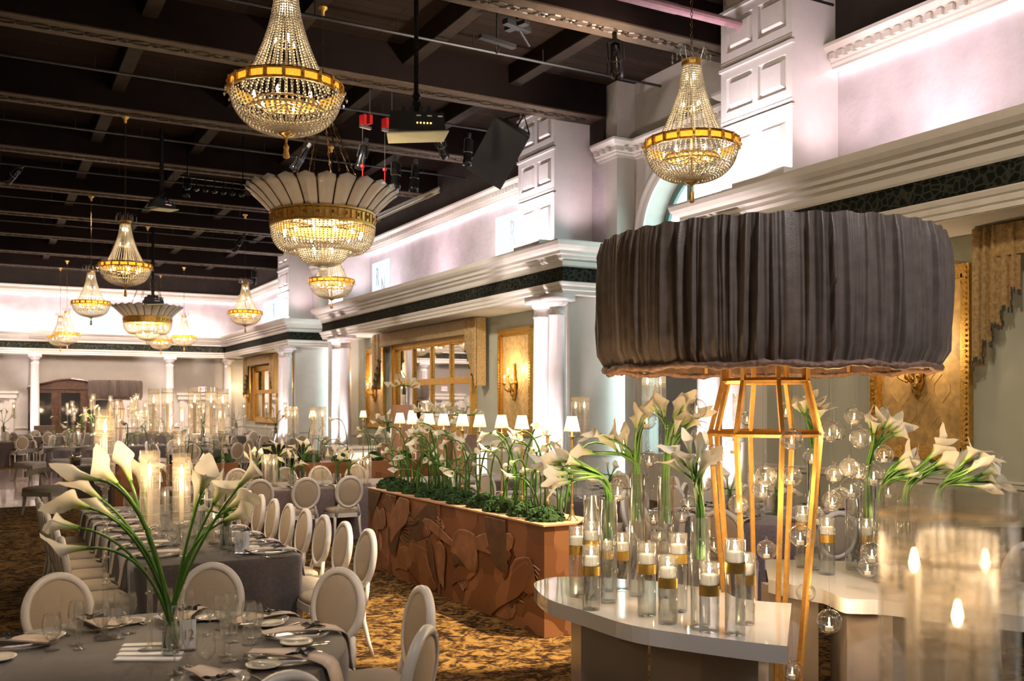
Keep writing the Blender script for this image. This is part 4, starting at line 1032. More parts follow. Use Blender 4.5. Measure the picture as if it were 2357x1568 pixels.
# ================================================================== HURRICANE CANDLES
def flame_mesh(c, s=1.):
    m = M(); m.lathe([(.001,0),(.006*s,.008*s),(.0085*s,.018*s),(.006*s,.032*s),(.0005,.055*s)], 8, c); return m
def hurricane(hs, ht=.37, rt=.045, fs=1.1):
    e = empty('fluted_hurricane_candle'); tag(e, 'x', 'candle holder')
    m = M(); N = 48; m.lathe([(rt, hs+.01), (rt, hs+ht), (rt-.004, hs+ht)], 96, ripple=lambda i, z: 1+.035*math.cos(2*PI*i/4)); g = m.build('fluted_glass_tube', ribg, e, True)
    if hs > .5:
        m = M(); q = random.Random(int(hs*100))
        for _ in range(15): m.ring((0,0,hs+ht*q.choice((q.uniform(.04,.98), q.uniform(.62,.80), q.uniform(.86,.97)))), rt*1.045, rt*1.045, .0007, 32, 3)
        rl = m.build('streak_rings', streakm, g); rl['kind'] = 'stuff'  # thin rings drawn in for horizontal flame reflections on the flutes
    m = M(); m.lathe([(.001,0),(.055,0),(.055,.012),(.020,.022),(.016,.03)], 16); m.build('glass_foot', crystal, e)
    m = M(); z = .03; k = 0
    seg = []
    while z < hs-.03:
        h = min(.13, hs-.03-z); seg += [(.013,z),(.013,z+h-.012),(.021,z+h-.010),(.021,z+h-.002),(.013,z+h)]; z += h
    if seg: m.lathe(seg, 10)
    m.build('crystal_stem', glassst, e, True)
    m = M(); m.lathe([(.014,hs-.03),(.05,hs-.012),(.052,hs+.006),(.046,hs+.01),(.001,hs+.008)], 18); m.build('glass_cup', crystal, e, True)
    m = M(); m.lathe([(.012,hs+.01),(.012,hs+ht*.66),(.010,hs+ht*.67),(.001,hs+ht*.668)], 12); c = m.build('taper_candle', waxm, e, True)
    flame_mesh((0,0,hs+ht*.675), fs).build('flame', flame, c, True)
    return e
streakm = pmat('reflection_streak', (.95, .82, .62), .15, ns=30, na=.05, trans=.5)
glassst = gmat('stem_glass', tint=(.96, .96, .94), gain=1.8, base=.10, rough=.05, haze=.06)
HUR = {}
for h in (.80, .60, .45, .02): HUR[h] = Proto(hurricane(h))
def hur(px, d, h, lab, sc=1., z=TZ):
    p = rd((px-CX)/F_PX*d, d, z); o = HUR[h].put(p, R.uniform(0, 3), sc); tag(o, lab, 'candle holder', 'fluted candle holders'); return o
# ================================================================== CALLA LILIES
def bloom_mesh(L=.13, w=1., open_=1.):
    m = M(); nv, nu = 9, 16; vs = []
    for j in range(nv+1):
        v = j/nv; r = (.0075+.020*v**1.2+.020*max(0, v-.66)**1.3*open_*3)*w
        for i in range(nu+1):
            th = (i/nu*2-1)*math.radians(176); bk = .5+.5*math.cos(th)
            z = L*v*(.66+.30*bk**2)+.034*bk**7*v**4; x = -r*math.cos(th)-(.030*v**7*bk**3*open_) ; y = r*math.sin(th)*(1-.30*bk**4*v*v)
            if abs(i-nu/2) < 1 and j == nv: x -= .012; z -= .004
            if i in (0, nu): y += (.006 if i == 0 else -.004)*v; x -= .003 if i == 0 else 0
            vs.append((x, y, z))
    m.add(vs, [(j*(nu+1)+i, j*(nu+1)+i+1, (j+1)*(nu+1)+i+1, (j+1)*(nu+1)+i) for j in range(nv) for i in range(nu)])
    me = m.build('bloom', lilym, smooth=True); d = me.data; bpy.data.objects.remove(me); return d
BLOOMS = [bloom_mesh(.13, 1., 1.), bloom_mesh(.14, .85, .6), bloom_mesh(.12, 1.1, 1.2)]
_s = M(); _s.tube([(0,0,.02),(-.002,0,.05),(-.004,0,.075)], [.004,.005,.003], 6); _so = _s.build('spadix', spadixm, smooth=True); SPAD = _so.data; bpy.data.objects.remove(_so)
def bez(p0, p1, p2, p3, n=10):
    out = []
    for i in range(n+1):
        t = i/n; out.append(p0*(1-t)**3+p1*3*t*(1-t)**2+p2*3*t*t*(1-t)+p3*t**3)
    return out
def lily(pts, lab, group, rs=.0075, bs=1., roll=None, spadix=False, key=None, cat='flower'):
    base = pts[0]; m = M(); n = len(pts); m.tube([p-base for p in pts], [rs*(1.15-.3*i/n) for i in range(n)], 6)
    o = m.build('calla_lily', stemg, smooth=True); o.location = base; tag(o, lab, cat, group, key=key)
    t = (pts[-1]-pts[-2]).normalized(); b = bpy.data.objects.new('bloom', R.choice(BLOOMS)); COL.objects.link(b); b.parent = o
    b.location = pts[-1]-base-t*.004; q = t.to_track_quat('Z', 'Y'); b.rotation_mode = 'QUATERNION'
    from mathutils import Quaternion
    b.rotation_quaternion = q @ Quaternion((0,0,1), R.uniform(0, 2*PI) if roll is None else roll); b.scale = (bs,)*3
    if spadix:
        s = bpy.data.objects.new('spadix', SPAD); COL.objects.link(s); s.parent = b
    return o
# moss-bed lilies: a few grown shapes, copied
def lily_proto(i):
    rr = random.Random(100+i); h = rr.uniform(.30, .72); lean = rr.uniform(.05, .38); a = 0
    p0 = Vector((0,0,0)); p1 = Vector((-.06*rr.uniform(-1,1), .03, h*.5)); p2 = Vector((lean*.3, rr.uniform(-.06,.06), h*.95)); p3 = Vector((lean, rr.uniform(-.08,.08), h*rr.uniform(.82,1.05)))
    return Proto(lily(bez(p0, p1, p2, p3, 9), 'x', None, 0.0078, .80))
LP = [lily_proto(i) for i in range(14)]
def moss_mound(x, y, z, r, lab, key, hz=.8, fine=True):
    rr = random.Random(int(x*977+y*131)); m = M(); seg, rings = (20, 9) if fine else (10, 6)
    ph = [rr.uniform(0, 6) for _ in range(4)]; vs = []
    for j in range(rings+1):
        t = PI/2*j/rings
        for i in range(seg):
            a = 2*PI*i/seg; k = r*(1+.14*math.sin(3*a+ph[0])+.10*math.sin(7*a+ph[1]+t*4)+rr.uniform(-.09,.09))
            vs.append((k*math.cos(t)*math.cos(a), k*math.cos(t)*math.sin(a), max(0, k*hz*math.sin(t))))
    m.add(vs, [(j*seg+i, j*seg+(i+1)%seg, (j+1)*seg+(i+1)%seg, (j+1)*seg+i) for j in range(rings) for i in range(seg)])
    if fine:
        for _ in range(260):
            a, t = rr.uniform(0, 2*PI), math.asin(rr.uniform(0, 1)); k = r*rr.uniform(.95, 1.12)
            m.ball((k*math.cos(t)*math.cos(a), k*math.cos(t)*math.sin(a), max(.01, k*hz*math.sin(t))), rr.uniform(.008, .02), .9, 5, 3)
    o = m.build('moss_mound', mossm); o.location = (x, y, z); tag(o, lab, 'moss', 'moss mounds', key=key); return o
# ================================================================== PLANTERS, SMALL LAMPS
def small_lamp():
    e = empty('slim_brass_lamp'); tag(e, 'x', 'lamp', 'slim brass lamps')
    m = M(); m.lathe([(.001,0),(.058,0),(.056,.008),(.035,.022),(.020,.06),(.013,.11),(.016,.12),(.016,.135),(.010,.145)], 16); m.build('lamp_base', brass, e, True)
    m = M(); m.lathe([(.009,.14),(.010,.5),(.013,.70),(.013,.72),(.033,.725),(.033,.732),(.008,.735),(.008,.80)], 10); m.build('lamp_pole', brass, e, True)
    m = M(); m.lathe([(.072,.775),(.042,.905)], 24); m.build('lamp_shade', shadew, e, True)
    m = M(); m.ball((0,0,.84), .018, 1.2, 8, 5); m.build('bulb', bulb, e, True)
    return e
SL = Proto(small_lamp())
def small_lamp_at(x, y, z, lab, key, group, pw=8., li=True):
    o = SL.put((x, y, z), 0); tag(o, lab, 'lamp', group, key=key)
    if li: light('POINT', (x, y, z+.85), pw, (1, .82, .6), shadow_soft_size=.02)
m = M(); m.prism([(4.10,6.85),(4.40,6.85),(4.68,7.12),(4.68,11.02),(4.10,11.02)], 0, .94)
pl = m.build('long_planter', copper); tag(pl, 'long copper-toned relief planter full of lilies and moss beside the white curved table', 'planter')
def shell_relief(cx, cz, r, a0, a1, n, X, nm='shell_fan'):
    m = M()
    for i in range(n):
        a = a0+(a1-a0)*i/(n-1); p = Vector((X-.004, cx+.25*r*math.cos(a), cz+.25*r*math.sin(a))); q = Vector((X-.004, cx+r*math.cos(a), cz+r*math.sin(a)))
        p = Vector((p.x, p.y, min(.93, max(.02, p.z)))); q = Vector((q.x, q.y, min(.93, max(.02, q.z)))); m.tube([p, q], .006, 4)
    return m
for cx, cz, r, a0, a1, n in ((7.6,.30,.42,1.9,3.3,14),(8.75,.66,.28,-.7,.7,9),(8.3,.1,.3,.5,1.7,9),(9.6,.22,.26,1.2,2.6,9),(10.1,.55,.36,2.3,3.8,13),(10.5,.2,.3,.3,1.5,8),(7.15,.62,.25,3.4,4.6,8),(9.3,.75,.2,3.5,5,7)):
    shell_relief(cx, cz, r, a0, a1, n, 4.10).build('shell_relief', copper, pl)
def petal_relief(pts, X):
    m = M(); n = len(pts); c = (sum(p[0] for p in pts)/n, sum(p[1] for p in pts)/n)
    vs = [(X-.004, c[0], c[1])]+[(X-.004, c[0]+(p[0]-c[0])*.93, c[1]+(p[1]-c[1])*.93) for p in pts]+[(X, p[0], p[1]) for p in pts]
    m.add(vs, [(0, 1+(i+1)%n, 1+i) for i in range(n)]+[(1+i, 1+(i+1)%n, 1+n+(i+1)%n, 1+n+i) for i in range(n)]); return m
rr = random.Random(5)
cdk = pmat('bronze_relief_leaf', (.14, .07, .035), .4, metal=.3, ns=8, na=.3, bump=.2)
coplt = pmat('light_copper_leaf', (.34, .16, .08), .38, metal=.3, ns=8, na=.3, bump=.15)
for i in range(30):
    cy, cz, a, L, W = rr.uniform(7.1, 10.8), rr.uniform(.1, .85), rr.uniform(0, PI), rr.uniform(.2, .5), rr.uniform(.05, .2); pts = []
    for k in range(14):
        t = 2*PI*k/14; u, v = L*math.cos(t), W*math.sin(t)*(1+.5*math.cos(t)+.4*math.sin(2*t)); pts.append((min(11.0, max(6.88, cy+u*math.cos(a)-v*math.sin(a))), min(.92, max(.02, cz+u*math.sin(a)+v*math.cos(a)))))
    petal_relief(pts, 4.10-.0006*i).build('leaf_relief', (cdk, copper, coplt)[i % 3], pl)
m = M(); m.box(4.088, 4.10, 8.90, 8.915, 0, .94); m.build('panel_joint', copper, pl)
m = M(); m.prism([(4.085,6.835),(4.41,6.835),(4.695,7.11),(4.695,11.03),(4.085,11.03)], .932, .946); m.build('planter_lip', pmat('copper_lip', (.62, .36, .22), .35, metal=.2, ns=9, na=.15), pl)
for i in range(10):
    y = 7.13+i*.41; moss_mound(4.28+.03*(i % 2), y, .94, .15, 'green moss mound on the long planter, {o} from the near end', y)
    small_lamp_at(4.47+.02*(i % 2), 7.0+i*.44, .945, 'slim brass lamp with white shade on the long planter, {o} from the near end', i, 'brass lamps on the long planter')
for i in range(80):
    y = rr.uniform(7.05, 10.95); x = rr.uniform(4.2, 4.6); p = LP[i % 14]
    o = p.put((x, y, 1.0), rr.uniform(0, 2*PI), rr.uniform(.85, 1.2)); tag(o, 'white calla lily on green stem in the long planter, {o} from the near end', 'flower', 'lilies in the long planter', key=y)
# planter behind table, planter at left
def planter2(x0, x1, y0, y1, lab, n, nl, where, nlamp):
    m = M(); m.box(x0, x1, y0, y1, 0, .94); o = m.build('box_planter', copper); tag(o, lab, 'planter')
    for s in range(3):
        c = (x0+x1)/2+(s-1)*(x1-x0)*.28; q = M()
        for k in range(9): a = .4+2.2*k/8; q.tube([(c+.06*math.cos(a), y0-.004, .4+.06*math.sin(a)), (c+.28*math.cos(a), y0-.004, .4+.28*math.sin(a))], .007, 4)
        q.build('shell_relief', copper, o)
    for i in range(n): xx = x0+.2+(x1-x0-.4)*i/max(1, n-1); moss_mound(xx, (y0+y1)/2, .94, .17, 'dark moss mound on the %s planter, {o} from its left end' % where, xx, .8, False)
    for i in range(nl):
        xx = rr.uniform(x0+.1, x1-.1); q = LP[(i*5) % 14].put((xx, rr.uniform(y0+.1, y1-.1), 1.0), rr.uniform(0, 6.28), rr.uniform(.8, 1.15)); tag(q, 'calla lily in the %s planter, {o} from its left end' % where, 'flower', 'lilies in the %s planter' % where, key=xx)
    for i in range(nlamp): xx = x0+.3+(x1-x0-.5)*i/max(1, nlamp-1) if nlamp > 1 else x1-.2; small_lamp_at(xx, y1-.1, .94, 'small shaded brass lamp on the %s planter, {o} from its left end' % where, xx, 'lamps on the %s planter' % where, 2., i % 2 == 0)
planter2(4.85, 8.2, 16.2, 16.75, 'copper-toned box planter with dark moss behind the second long table', 6, 26, 'middle', 4)
planter2(1.9, 3.9, 16.9, 17.4, 'copper-toned box planter half hidden behind the near candles', 3, 14, 'left', 1)
#PART5
# ================================================================== NEAR ROUND TABLE
TC = (-1.73, 4.6)      # camera-aligned centre (r, d)
tc = rd(*TC)
cloth(circ(tc.x, tc.y, .915), TZ, velvet, 'grey velvet cloth on the round table in the left foreground', amp=.02)
seatname = {-3: 'at the left edge seat of the near round table'}
seats = [(133, 'far-left'), (96, 'far-middle'), (60, 'far-right'), (26, 'right-hand'), (-14, 'lower-right'), (-50, 'nearest'), (170, 'left-edge')]
for ang, nm in seats:
    a = math.radians(ang); rr_, dd = math.cos(a), math.sin(a)
    w = rd(rr_, dd)-rd(0, 0)   # outward world direction
    aw = math.atan2(w.y, w.x)
    if nm != 'left-edge':
        top = rd(TC[0]+rr_*1.40, TC[1]+dd*1.40)
        chair_top(top, (-w.x, -w.y), {'far-left': 'white oval-backed chair at the far left of the near round table, back seen behind glasses', 'far-middle': 'white oval-backed chair between the near round table and the end of table nine', 'far-right': 'large white oval-backed chair at the far right of the near round table', 'right-hand': 'white oval-backed chair standing alone at the right of the near round table', 'lower-right': 'white oval-backed chair seen edge-on at the lower right of the near round table', 'nearest': 'white chair whose curved top just enters the bottom edge of the photo'}[nm])
    e = rd(TC[0]+rr_*.915, TC[1]+dd*.915)
    setting(e.x, e.y, aw, TZ, 'at the %s seat of the near round table' % nm)
for x_, y_ in ((-.30,.0),(.02,-.35),(.35,.1)): pass
hur(242, 4.85, .80, 'tallest fluted glass candle holder at left on the near round table')
hur(345, 4.60, .60, 'fluted glass candle holder behind the lily stems on the near round table')
hur(418, 4.90, .60, 'fluted glass candle holder just right of the lily stems on the near round table', .97)
# tapered vase and lilies
v0 = rd((392-CX)/F_PX*4.55, 4.55, TZ)
m = M(); m.lathe([(.001,.004),(.04,.004),(.042,.02),(.034,.12),(.030,.22),(.034,.24),(.032,.12),(.038,.02)], 20); o = m.build('glass_vase', glass, smooth=True); o.location = v0
tag(o, 'tapered clear glass vase holding the large lily spray on the near round table', 'vase')
heads = [(225,1105,-1,.1,4.3),(268,1112,-.6,.5,4.5),(300,1105,-.3,1,4.6),(205,1170,-1,.2,4.4),(232,1150,-.9,.6,4.5),(180,1215,-1,.1,4.35),(200,1262,-1,-.1,4.3),(330,1135,-.1,1,4.7),(262,1192,-.8,.5,4.5),
         (462,1135,.3,1,4.5),(492,1160,.5,.9,4.6),(552,1118,.7,.8,4.45),(528,1170,.8,.5,4.6),(520,1198,.9,.35,4.5),(447,1175,.2,1,4.7)]
for i, (px, py, tx, tz, d) in enumerate(heads):
    h = P(px, py, d); tdir = (rd(tx, 0)+Vector((0,0,tz))).normalized(); b = v0+Vector((R.uniform(-.02,.02), R.uniform(-.02,.02), .03)); rim = v0+Vector((0,0,.24))
    side = 1 if tx > 0 else -1
    base = b-rd(side*.03, 0); mid = v0+rd(side*.02, 0)-rd(0,0)+Vector((0,0,.32))
    pts = bez(base, mid, h-tdir*.22, h, 14)
    lily(pts, 'white calla lily in the near round table spray, {o} from the left', 'lilies on the near round table', 0.0075, 1.25, spadix=(i % 3 == 0), key=px)
def card(px, d, z, txt, lab, h=.14, w=.095, rz=0.):
    p = rd((px-CX)/F_PX*d, d, z); e = empty('table_number_card', p, -YAW+rz); tag(e, lab, 'table number')
    m = M(); m.box(-w/2, w/2, 0, .004, .012, h); m.build('card', paper, e)
    m = M(); m.box(-w/2, w/2, -.02, .03, 0, .008); m.box(-w/2-.004, w/2+.004, .005, .008, .004, h+.006); m.build('clear_stand', glass, e)
    text(txt, (0, -.006, h*.52), (PI/2, 0, 0), h*.45, inkm, e, .0005, .8)
card(433, 4.62, TZ, '12', 'table number card 12 leaning beside the lily vase on the near round table', .15, .075, .5)
m = M(); p = rd((160-CX)/F_PX*4.6, 4.6)
for k in range(4):
    q = rd((340-CX)/F_PX*(4.45+.06*k), 4.45+.09*k, TZ); m = M(); m.cbox((q.x, q.y, TZ+.006), .30, .055, .008, -YAW+.05*k); o = m.build('menu_card', paper)
    tag(o, 'flat pale menu card on the near round table, {o} nearest the camera', 'menu card', 'menu cards on the near round table', key=k)
# ================================================================== TABLE NINE
cloth(rect(.98, 2.22, 7.45, 12.0), TZ, velvet, 'long grey velvet cloth on table nine with the row of cream chairs')
for i in range(8):
    y = 7.2+.56*i; chair_top((2.70, y), (-1, 0), 'cream oval-backed chair in the right-hand row of table nine, {o} from the near end', key=y)
    if i < 8: setting(2.22, y+.45, 0., TZ, 'on the right side of table nine, seat {o} from the near end' if False else 'on the right side of table nine, %s from near end' % ordw(i+1), full=(i < 3))
for i in range(7):
    y = 7.9+.58*i; chair_top((.50, y), (1, 0), 'pale oval-backed chair in the left-hand row of table nine, {o} from the near end', key=y)
    setting(.98, y, PI, TZ, 'on the left side of table nine, %s from near end' % ordw(i+1), full=False)
card(557, 7.62, TZ, '9', 'table number card 9 standing at the near end of table nine', .17, .115)
def bunch(x, y, z, rimz, rv, targets, labv, labl, group, bs=1.2, glassm=None, dv=None, spx=False):
    m = M(); h = rimz-z; m.lathe([(.001,.006),(rv*.9,.004),(rv,.012),(rv,h),(rv-.004,h),(rv-.005,.018),(.001,.016)], 24)
    o = m.build('cylinder_vase', glassm or glass, smooth=True); o.location = (x, y, z); tag(o, labv, 'vase')
    sb = z+h*(.62 if h > .3 else .12)
    for i, t in enumerate(targets):
        px, py, d, tx, tz = t; hd = P(px, py, d); tdir = (rd(tx, 0)-rd(0,0)+Vector((0,0,tz))).normalized()
        a = i*2.4; b = Vector((x+rv*.45*math.cos(a), y+rv*.45*math.sin(a), sb)); c = Vector((x+rv*.3*math.cos(a), y+rv*.3*math.sin(a), rimz+.03))
        dist = (hd-c).length
        pts = [b.lerp(c, k/3) for k in range(3)]+bez(c, c+Vector((0,0,1))*dist*.35+(hd-c)*.1, hd-tdir*dist*.35, hd, 9)
        lily(pts, labl, group, .0078, bs, key=px+i*.01, spadix=spx and i % 2 == 0)
v = rd((520-CX)/F_PX*7.9, 7.9)
bunch(v.x, v.y, TZ, TZ+.24, .05, [(498,1150,7.9,-.2,1),(520,1140,7.8,.1,1),(543,1150,7.9,.4,1),(508,1168,7.8,-.5,.7),(556,1168,7.9,.8,.5),(535,1185,7.8,.6,.3),(490,1178,7.9,-.8,.4)],
      'small clear vase of yellow-white lilies near the number 9 card', 'pale lily in the small vase near the number 9 card, {o} from the left', 'lilies near the number 9 card', 1.0)
for px, d, h, lab in ((354, 9.3, .80, 'second candle holder'), (386, 9.0, .80, 'third candle holder'), (412, 8.1, .60, 'lower candle holder'), (448, 8.5, .80, 'tall candle holder'), (486, 8.6, .80, 'tall candle holder close'), (513, 9.4, .80, 'tall candle holder last')):
    hur(px, d, h, {354:'tall fluted candle holder on table nine, leftmost of its cluster',386:'tall fluted candle holder on table nine, second from the left in its cluster',412:'lower fluted candle holder on table nine in front of its cluster',448:'tall fluted candle holder in the middle of table nine',486:'tall fluted candle holder on table nine, second from the right',513:'tall fluted candle holder on table nine, rightmost of the cluster'}[px], 1.15 if h == .8 else 1.)
# extra low candles on table nine
for px, d in ((492, 8.2), (380, 10.2), (470, 10.0), (430, 10.8)): hur(px, d, .02, 'low fluted tube candle on table nine, %s' % {492:'beside the lily vase',380:'far left',470:'far right',430:'farthest along the table'}[px], .8)
for px, py0, dd in ((402, 0, 9.9), (465, 0, 9.2), (330, 0, 9.9)):
    v = rd((px-CX)/F_PX*dd, dd)
    bunch(v.x, v.y, TZ, TZ+.2, .045, [(px-18,1090,dd,-.5,1),(px,1078,dd,0,1),(px+16,1090,dd,.5,1),(px+26,1108,dd,1,.4)], 'small lily vase on table nine at %s' % {402:'its middle', 465:'its right', 330:'its left'}[px], 'pale lily on table nine in the %s vase, {o} from the left' % {402:'middle', 465:'right', 330:'left'}[px], 'small lilies on table nine', .9)
# ================================================================== SECOND LONG TABLE (across)
cloth(rect(2.3, 7.9, 13.2, 14.6), TZ, velvet2, 'mauve-grey velvet cloth on the second long table set across the room')
for i, px in enumerate((518, 598, 706, 806)):
    r = (px-CX)/F_PX; d = 12.72/(CS-SN*r); p = rd(r*d, d); chair_top((p.x, p.y), (0, 1), 'oval-backed chair seen from behind at the second long table, {o} from the left', key=px)
    setting(p.x, 13.2, -PI/2, TZ, 'on the second long table, near side, %s from the left' % ordw(i+1), full=False)
for i, px in enumerate((545, 655, 735, 818)):
    r = (px-CX)/F_PX; d = 15.1/(CS-SN*r); p = rd(r*d, d); chair_top((p.x, p.y), (0, -1), 'oval-backed chair on the far side of the second long table, {o} from the left', key=px)
for px, d, h, lab in ((722, 14.2, .60, 'tall fluted candle holder on the second long table, left of the pair'), (742, 14.0, .60, 'tall fluted candle holder on the second long table, right of the pair'), (664, 15.2, .60, 'tall thin candle holder left of the pair on the second long table'), (679, 15.3, .60, 'tall thin candle holder beside its twin on the second long table'),
                      (611, 14.0, .02, 'low candle tube on the second long table, leftmost'), (630, 13.9, .02, 'low candle tube on the second long table, second from left'), (825, 14.2, .02, 'low candle tube on the second long table, third from left'), (846, 14.1, .02, 'low candle tube on the second long table, rightmost')):
    hur(px, d, h, lab, 1.2 if h else 1.)
for k, (px, d, py) in enumerate(((590, 14.1, 1060), (640, 14.8, 1040), (672, 14.0, 1068), (697, 14.6, 1036), (776, 14.2, 1055), (803, 14.1, 1062))):
    v = rd((px-CX)/F_PX*d, d); rv = .06 if k in (2, 4) else .045
    bunch(v.x, v.y, TZ, TZ+.17, rv, [(px-14,py,d,-.7,.8),(px-4,py-8,d,-.1,1),(px+6,py-5,d,.3,1),(px+14,py+3,d,.9,.6),(px+4,py+8,d,.5,.4)], 'low glass vase of lilies on the second long table, %s from the left' % ordw(k+1), 'lily in %s vase on the second long table, {o} from the left' % ordw(k+1), 'lilies on the second long table', 1.0)
# ================================================================== DANCE FLOOR GROUP
s0 = rd((250-CX)/F_PX*18.8, 18.8)
cloth(rect(s0.x-.75, s0.x+.75, s0.y-.1, s0.y+.7), TZ, velvet, 'small dark grey tablecloth on the table for two by the dance floor')
for i, px in enumerate((182, 203)):
    q = rd((px-CX)/F_PX*18.75, 18.75); put(FLU, q.x, q.y, TZ, 0, 'champagne flute on the small table by the dance floor, %s of the two' % ('left' if i == 0 else 'right'), 'champagne flute', 'flutes by the dance floor')
q = rd((168-CX)/F_PX*18.6, 18.6); m = M(); m.lathe([(.001,0),(.09,0),(.11,.16),(.12,.2),(.115,.2),(.085,.01),(.001,.01)], 20); o = m.build('ice_bucket', silver, smooth=True); o.location = (q.x+.05, q.y+.1, TZ)
tag(o, 'silver bucket on the small table by the dance floor', 'bucket')
def armat(px, d, rz, lab): p = rd((px-CX)/F_PX*d, d); arm(p.x, p.y, rz, lab)
armat(104, 17.1, 2.5, 'greige curved-back armchair at the edge of the dance floor')
armat(70, 24.5, 2.4, 'far greige armchair at the far edge of the dance floor, leftmost')
armat(141, 28.35/(CS+SN*(CX-141)/F_PX), 0., 'greige armchair seen from behind at the far long table, left of two')
armat(206, 28.35/(CS+SN*(CX-206)/F_PX), 0., 'greige armchair seen from behind at the far long table, right of two')
armat(345, 19.0, 3.3, 'greige armchair half hidden behind the near candles by the small table')
# far long table and its candles
cloth(rect(1.5, 6.6, 29.2, 30.6), TZ, velvet, 'far long table cloth beyond the dance floor')
def far_cluster(x, y, z, n, lab, key0, rng, w=.7, h=.80):
    for i in range(n):
        a = rng.uniform(0, 6.28); rr2 = rng.uniform(.05, w); hh = rng.choice((.80, .60, .45, .60, .02))
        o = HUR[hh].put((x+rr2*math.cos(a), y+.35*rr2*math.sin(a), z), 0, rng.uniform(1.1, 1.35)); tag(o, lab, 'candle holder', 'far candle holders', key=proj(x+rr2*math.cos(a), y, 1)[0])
rng = random.Random(11)
far_cluster(2.7, 29.9, TZ, 7, 'fluted candle holder on the far long table left end, {o} from the left', 0, rng, .8)
far_cluster(4.1, 29.9, TZ, 7, 'fluted candle holder on the far long table middle, {o} from the left', 0, rng, .9)
far_cluster(5.8, 29.9, TZ, 7, 'fluted candle holder on the far long table right end, {o} from the left', 0, rng, .7)
for i in range(30):
    x = rng.uniform(1.7, 6.5); o = LP[i % 14].put((x, rng.uniform(29.4, 30.4), TZ), rng.uniform(0, 6.28), rng.uniform(.9, 1.3)); tag(o, 'calla lily among the candles of the far long table, {o} from the left', 'flower', 'lilies on the far long table', key=x)
for i in range(8):
    x = 1.8+.62*i; m = M(); m.lathe([(.001,0),(.09,0),(.09,.2),(.085,.2),(.085,.01),(.001,.01)], 14); o = m.build('low_glass_vase', glass, smooth=True); o.location = (x, 29.9, TZ); tag(o, 'low round glass vase on the far long table, {o} from the left', 'vase', 'far low vases', key=x)
# candles under the far drum lamp
fl = rd(-.415*40.5, 40.5)
cloth(rect(fl.x-2.4, fl.x-.5, fl.y-.6, fl.y+.6, .1), TZ, velvet2, 'farthest table cloth left of the far drum lamp legs')
cloth(rect(fl.x+.5, fl.x+2.4, fl.y-.6, fl.y+.6, .1), TZ, velvet2, 'farthest table cloth right of the far drum lamp legs')
far_cluster(fl.x-1.2, fl.y-.4, TZ, 7, 'farthest candle holder left of the far drum lamp, {o} from the left', 0, rng, .9); far_cluster(fl.x+1.3, fl.y-.4, TZ, 7, 'farthest candle holder right of the far drum lamp, {o} from the left', 0, rng, .9)
for i in range(26):
    x = fl.x+rng.choice((-1, 1))*rng.uniform(.6, 2.2); o = LP[i % 14].put((x, fl.y-rng.uniform(.1, .5), TZ), rng.uniform(0, 6.28), rng.uniform(1.1, 1.6)); tag(o, 'calla lily under the far drum lamp, {o} from the left', 'flower', 'lilies under the far lamp', key=x)
# dark cabinet and podium
cab = empty('tall_cabinet', (3.55, YB+.75, 0)); tag(cab, 'tall dark walnut cabinet with arched top against the back wall', 'cabinet')
m = M(); pts = [(-1.75,.0),(1.75,.0),(1.75,2.75),(1.45,2.82),(.9,2.95),(.55,3.05),(0,3.12),(-.55,3.05),(-.9,2.95),(-1.45,2.82),(-1.75,2.75)]
m.add([(x,-.3,z) for x,z in pts]+[(x,.3,z) for x,z in pts], [tuple(range(11)), tuple(range(21,10,-1))]+[(i,11+i,11+(i+1)%11,(i+1)%11) for i in range(11)]); m.build('cabinet_body', woodm, cab)
m = M(); m.tube([(x,-.32,z+.02) for x, z in pts[2:]], .06, 6); m.box(-1.8,1.8,-.36,-.3,2.66,2.74); m.build('cornice', woodm, cab)
for x in (-1.2, 0, 1.2):
    m = M(); m.box(x-.5, x+.5, -.33, -.30, .9, 2.6); dd = m.build('cabinet_door', woodm, cab)
    m = M(); m.box(x-.40, x+.40, -.335, -.329, 1.0, 2.5); m.build('glass_panel', pmat('dark_cabinet_glass', (.02,.02,.02), .05, ns=3, na=.1), dd)
    m = M(); m.ball((x+.44, -.35, 1.7), .02, 1, 8, 5); m.build('knob', brass, dd)
p = rd((102-CX)/F_PX*39, 39); m = M(); m.cbox((p.x, p.y, .55), .75, .6, 1.1); o = m.build('podium_box', pmat('taupe_fabric', (.16,.12,.08), .8, ns=30, na=.1)); tag(o, 'brown covered stand beside the left white column at the back', 'stand')
m = M(); m.cbox((p.x, p.y-.02, .62), .8, .66, .36); m.build('green_band', greenm, o)
# round tables at the far left and far right
def round_set(x, y, r, lab, n, clab, a0=0., mt=velvet, skip=(), tall=True):
    cloth(circ(x, y, r, 60), TZ, mt, lab, amp=.025)
    for i in range(n):
        if i in skip: continue
        a = a0+2*PI*i/n; tx, ty = x+(r+.62)*math.cos(a), y+(r+.62)*math.sin(a)
        if inframe(tx, ty, .7): chair_top((tx, ty), (-math.cos(a), -math.sin(a)), clab, key=proj(tx, ty, .9)[0])
    for i in range(n):
        a = a0+2*PI*i/n; px_, py_ = x+(r-.2)*math.cos(a), y+(r-.2)*math.sin(a)
        if inframe(px_, py_, .8): put(NAP, px_, py_, TZ, a, 'blush napkin on the '+clab.split(' at the ')[-1]+' side' if False else 'blush napkin on the '+clab.split(' at the ')[-1].replace(', {o} from the left', '')+', {o} from left', 'napkin', 'napkins on distant tables', key=proj(px_, py_, .8)[0])
        gx, gy = x+(r-.45)*math.cos(a+.12), y+(r-.45)*math.sin(a+.12)
        if inframe(gx, gy, .8): put(WINE, gx, gy, TZ, 0, 'wine glass on the '+clab.split(' at the ')[-1].replace(', {o} from the left', '')+', {o} from left', 'wine glass', 'glasses on distant tables', key=proj(gx, gy, .8)[0])
